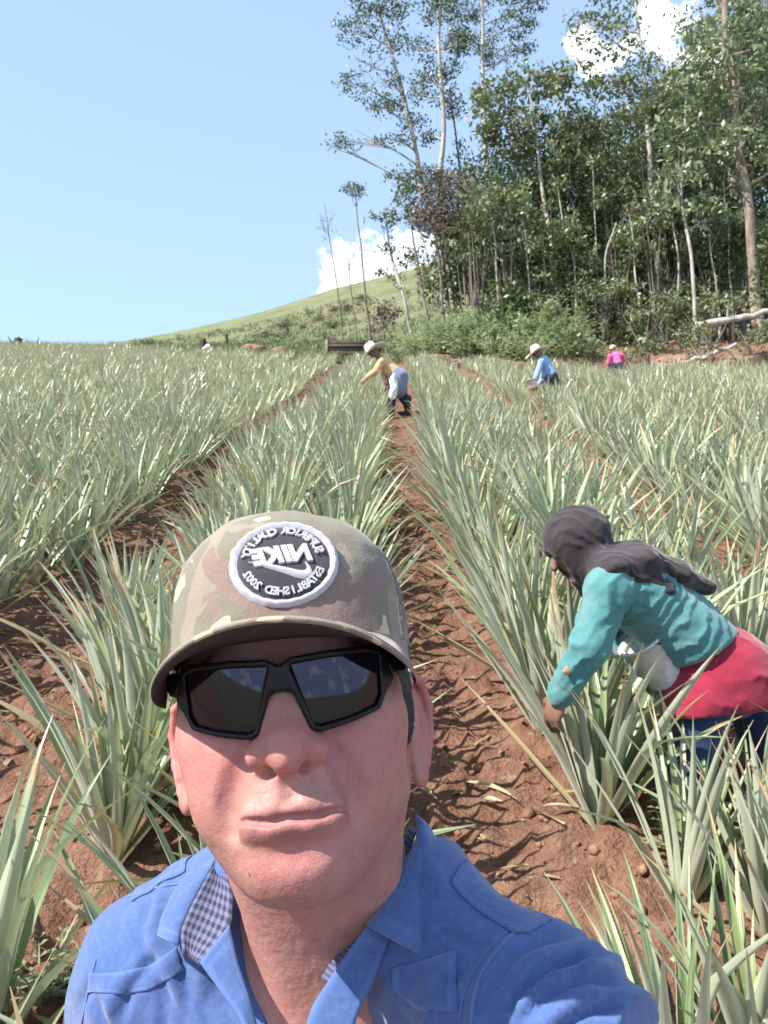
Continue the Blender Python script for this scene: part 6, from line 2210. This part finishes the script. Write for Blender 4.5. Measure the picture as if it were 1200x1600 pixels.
# ---- the three small figures farther up
def worker(label, px_, Y, J, cols, h, hat=None, apron=None, facing=(-.8, .1, -.5), amp=.008, grp='workers bending over the rows'):
    x0 = float(pix_at(px_, 640, Y)[0]); A = np.array([x0, Y, float(terrain(x0, Y))])
    j = {k: pix_at(v[0], v[1], Y + (v[2] if len(v) > 2 else 0)) - A for k, v in J.items()}
    for k in ('an', 'af'): j[k][2] = float(terrain(j[k][0] + A[0], j[k][1] + A[1])) - A[2] + .07
    lo = np.min(list(j.values()), 0) - .28; hi = np.max(list(j.values()), 0) + .30; lo[2] = -.1
    def fl(g):
        g.chain([j['hip'], j['chest']], [.115, .105], .05, flat=((0, 1, 0), 1.2))
        g.chain([j['sf'], j['chest'], j['sn']], [.05, .07, .05], .04); g.chain([j['chest'], j['head']], [.06, .05], .03)
        add_head(g, j['head'], facing, (facing[2] * -1 * np.sign(facing[0]) * -1 if False else -.3, 0, .9), 1.0)
        for a_, b_, c_ in (('sn', 'en', 'wn'), ('sf', 'ef', 'wf')):
            g.chain([j[a_], j[b_], j[c_]], [.045, .038, .030], .02)
            hand(g, j[c_], j[c_] - j[b_] + np.array([0, 0, -.05]), (-.6, -.6, .2), 1, .6, .006, 1.05)
        for a_, b_, c_ in (('hn', 'kn', 'an'), ('hf', 'kf', 'af')):
            g.chain([j[a_], j[b_], j[c_]], [.08, .056, .04], .02)
            g.cone(j[c_], j[c_] + np.array([-.15, 0, -.02]), .036, .03, .02)
    o = body_part('person', A, h, lo, hi, fl, SKIN_W)
    tag(o, label, 'person', grp)
    def sh(g):
        g.chain([j['hip'] * .85 + j['chest'] * .15, j['chest']], [.135, .130], .05, flat=((0, 1, 0), 1.22))
        g.chain([j['sf'], j['chest'], j['sn']], [.07, .09, .07], .04)
        for a_, b_, c_ in (('sn', 'en', 'wn'), ('sf', 'ef', 'wf')):
            g.chain([j[a_], j[b_], j[c_] * .9 + j[b_] * .1], [.068, .060, .050], .025)
    cloth_part('shirt', o, cols[0], h * .9, lo, hi, sh, amp, 36., 4)
    def tr(g):
        g.ell(j['hip'], (.135, .165, .13), .03)
        for a_, b_, c_ in (('hn', 'kn', 'an'), ('hf', 'kf', 'af')):
            g.chain([j[a_], j[b_], j[c_] + np.array([0, 0, .12])], [.10, .080, .068], .03)
    cloth_part('trousers', o, cols[1], h, lo, hi, tr, amp, 30., 5)
    for c_ in ('an', 'af'):
        def bt(g):
            g.cone(j[c_] + np.array([0, 0, .25]), j[c_], .075, .056, .02); g.cone(j[c_] + np.array([.03, 0, -.03]), j[c_] + np.array([-.16, 0, -.03]), .046, .042, .02)
        cloth_part('boot', o, MAT_RUBBER, h, j[c_] - .25, j[c_] + .38, bt, .001, 20., 2)
    if apron:
        def ap(g): g.chain([j['hip'] + (j['chest'] - j['hip']) * .25, j['hip'], (j['kn'] + j['kf']) / 2 + np.array([0, 0, .16])], [.14, .158, .165], .04, flat=((0, 1, 0), 1.25))
        cloth_part('apron', o, apron, h, lo, hi, ap, amp, 26., 7, (1, 1, .1))
    if hat:
        mat, kind, axis = hat
        ax_ = np.array(axis, float); ax_ /= np.linalg.norm(ax_)
        if kind == 'brim':
            prof = [(0.0, .125), (.045, .122), (.075, .105), (.088, .060), (.096, .012), (.115, .000), (.190, -.018), (.232, -.012), (.232, -.018), (.190, -.026), (.112, -.010), (.090, .0), (.080, .06), (0, .11)]
        else:
            prof = [(0.0, .118), (.050, .110), (.085, .070), (.098, .0), (.097, -.02), (.090, -.02), (.078, .06), (0, .10)]
        na = 30; a = np.linspace(0, 2 * math.pi, na, endpoint=False)
        V = np.array([(r * math.cos(t), r * math.sin(t), z + (.035 * math.cos(2 * t) * max(0, (r - .11)) / .12)) for r, z in prof for t in a])
        i = np.arange(len(prof) - 1)[:, None] * na + np.arange(na)[None]; jj_ = np.arange(len(prof) - 1)[:, None] * na + (np.arange(na)[None] + 1) % na
        F = np.stack([i, i + na, jj_ + na, jj_], -1).reshape(-1, 4)
        R_ = np.array(Vector(ax_).to_track_quat('Z', 'Y').to_matrix())
        V = V @ R_.T * (1.22 if kind == 'brim' else 1.0) + j['head'] + ax_ * .035
        link_mesh('hat', np_mesh('hat', V, F, True, {'sp': V}), mat, o)
    return o, A, j


STRAW = cloth2('pale_straw', (0.50, 0.43, 0.37), (0.62, 0.55, 0.48))
WHITEC = cloth2('white_cotton', (0.66, 0.64, 0.62), (0.74, 0.72, 0.70))
ORANGE = cloth2('faded_orange_cotton', (0.56, 0.33, 0.17), (0.66, 0.43, 0.25))
GREYBL = cloth2('grey_blue_cloth', (0.13, 0.16, 0.23), (0.18, 0.21, 0.29))
BLUE2 = cloth2('pale_blue_cotton', (0.21, 0.34, 0.58), (0.28, 0.42, 0.66))
NAVY = cloth2('navy_cloth', (0.020, 0.026, 0.050), (0.030, 0.038, 0.070))
PINK = cloth2('bright_pink_cotton', (0.70, 0.075, 0.24), (0.78, 0.13, 0.32))

o, A, j = worker('worker in an orange shirt and wide pale hat bending by the central furrow', 622, 14.2,
       dict(hip=(624, 590), chest=(601, 567), sn=(596, 565, -.16), sf=(603, 563, .18), head=(583, 549, 0), en=(587, 580, -.18), wn=(573, 590, -.12), ef=(600, 585, .2), wf=(604, 600, .05),
            hn=(616, 596, -.10), hf=(628, 596, .10), kn=(612, 622, -.10), kf=(630, 622, .10), an=(612, 642, -.08), af=(637, 644, .08)), (ORANGE, NAVY), .013, (STRAW, 'brim', (-.55, -.10, .75)), GREYBL)
v, f = blob_unit(5, 3)
p = pix_at(615, 605, 14.2 - .22); ob = link_mesh('cloth_bag', np_mesh('cloth_bag', v * np.array([.075, .05, .20]), f), MAT_SACK); ob.location = p
tag(ob, 'white cloth bag hanging at the hip of the orange shirted worker', 'bag')
o, A, j = worker('worker in a pale blue shirt and brown brimmed hat in front of the ferns', 858, 17.0,
       dict(hip=(862, 588), chest=(849, 564), sn=(846, 565, -.17), sf=(853, 562, .17), head=(839, 551), en=(838, 588, -.2), wn=(834, 600, -.16), ef=(850, 590, .2), wf=(840, 602, .0),
            hn=(858, 592, -.1), hf=(866, 592, .1), kn=(853, 608, -.1), kf=(868, 608, .1), an=(856, 622, -.08), af=(872, 622, .1)), (BLUE2, NAVY), .014, (STRAW, 'brim', (-.38, -.05, .85)))
bucket(tuple(pix_at(833, 606, 16.8)), (-.2, -.1, 1), .11, .085, .18, 'white bucket held by the pale blue shirted worker')
o, A, j = worker('worker in a bright pink shirt and white cap farthest up the slope', 964, 25.2,
       dict(hip=(966, 570), chest=(962, 556, .10), sn=(953, 557, .05), sf=(972, 555, .10), head=(958, 546, .16), en=(950, 568, .10), wn=(952, 577, .2), ef=(976, 566, .2), wf=(974, 576, .3),
            hn=(961, 571, -.0), hf=(971, 571, .0), kn=(958, 578, .0), kf=(974, 578, .0), an=(957, 586, 0), af=(975, 586, 0)), (PINK, NAVY), .015, (WHITEC, 'cap', (-.15, .25, .9)), facing=(-.3, .8, -.4))
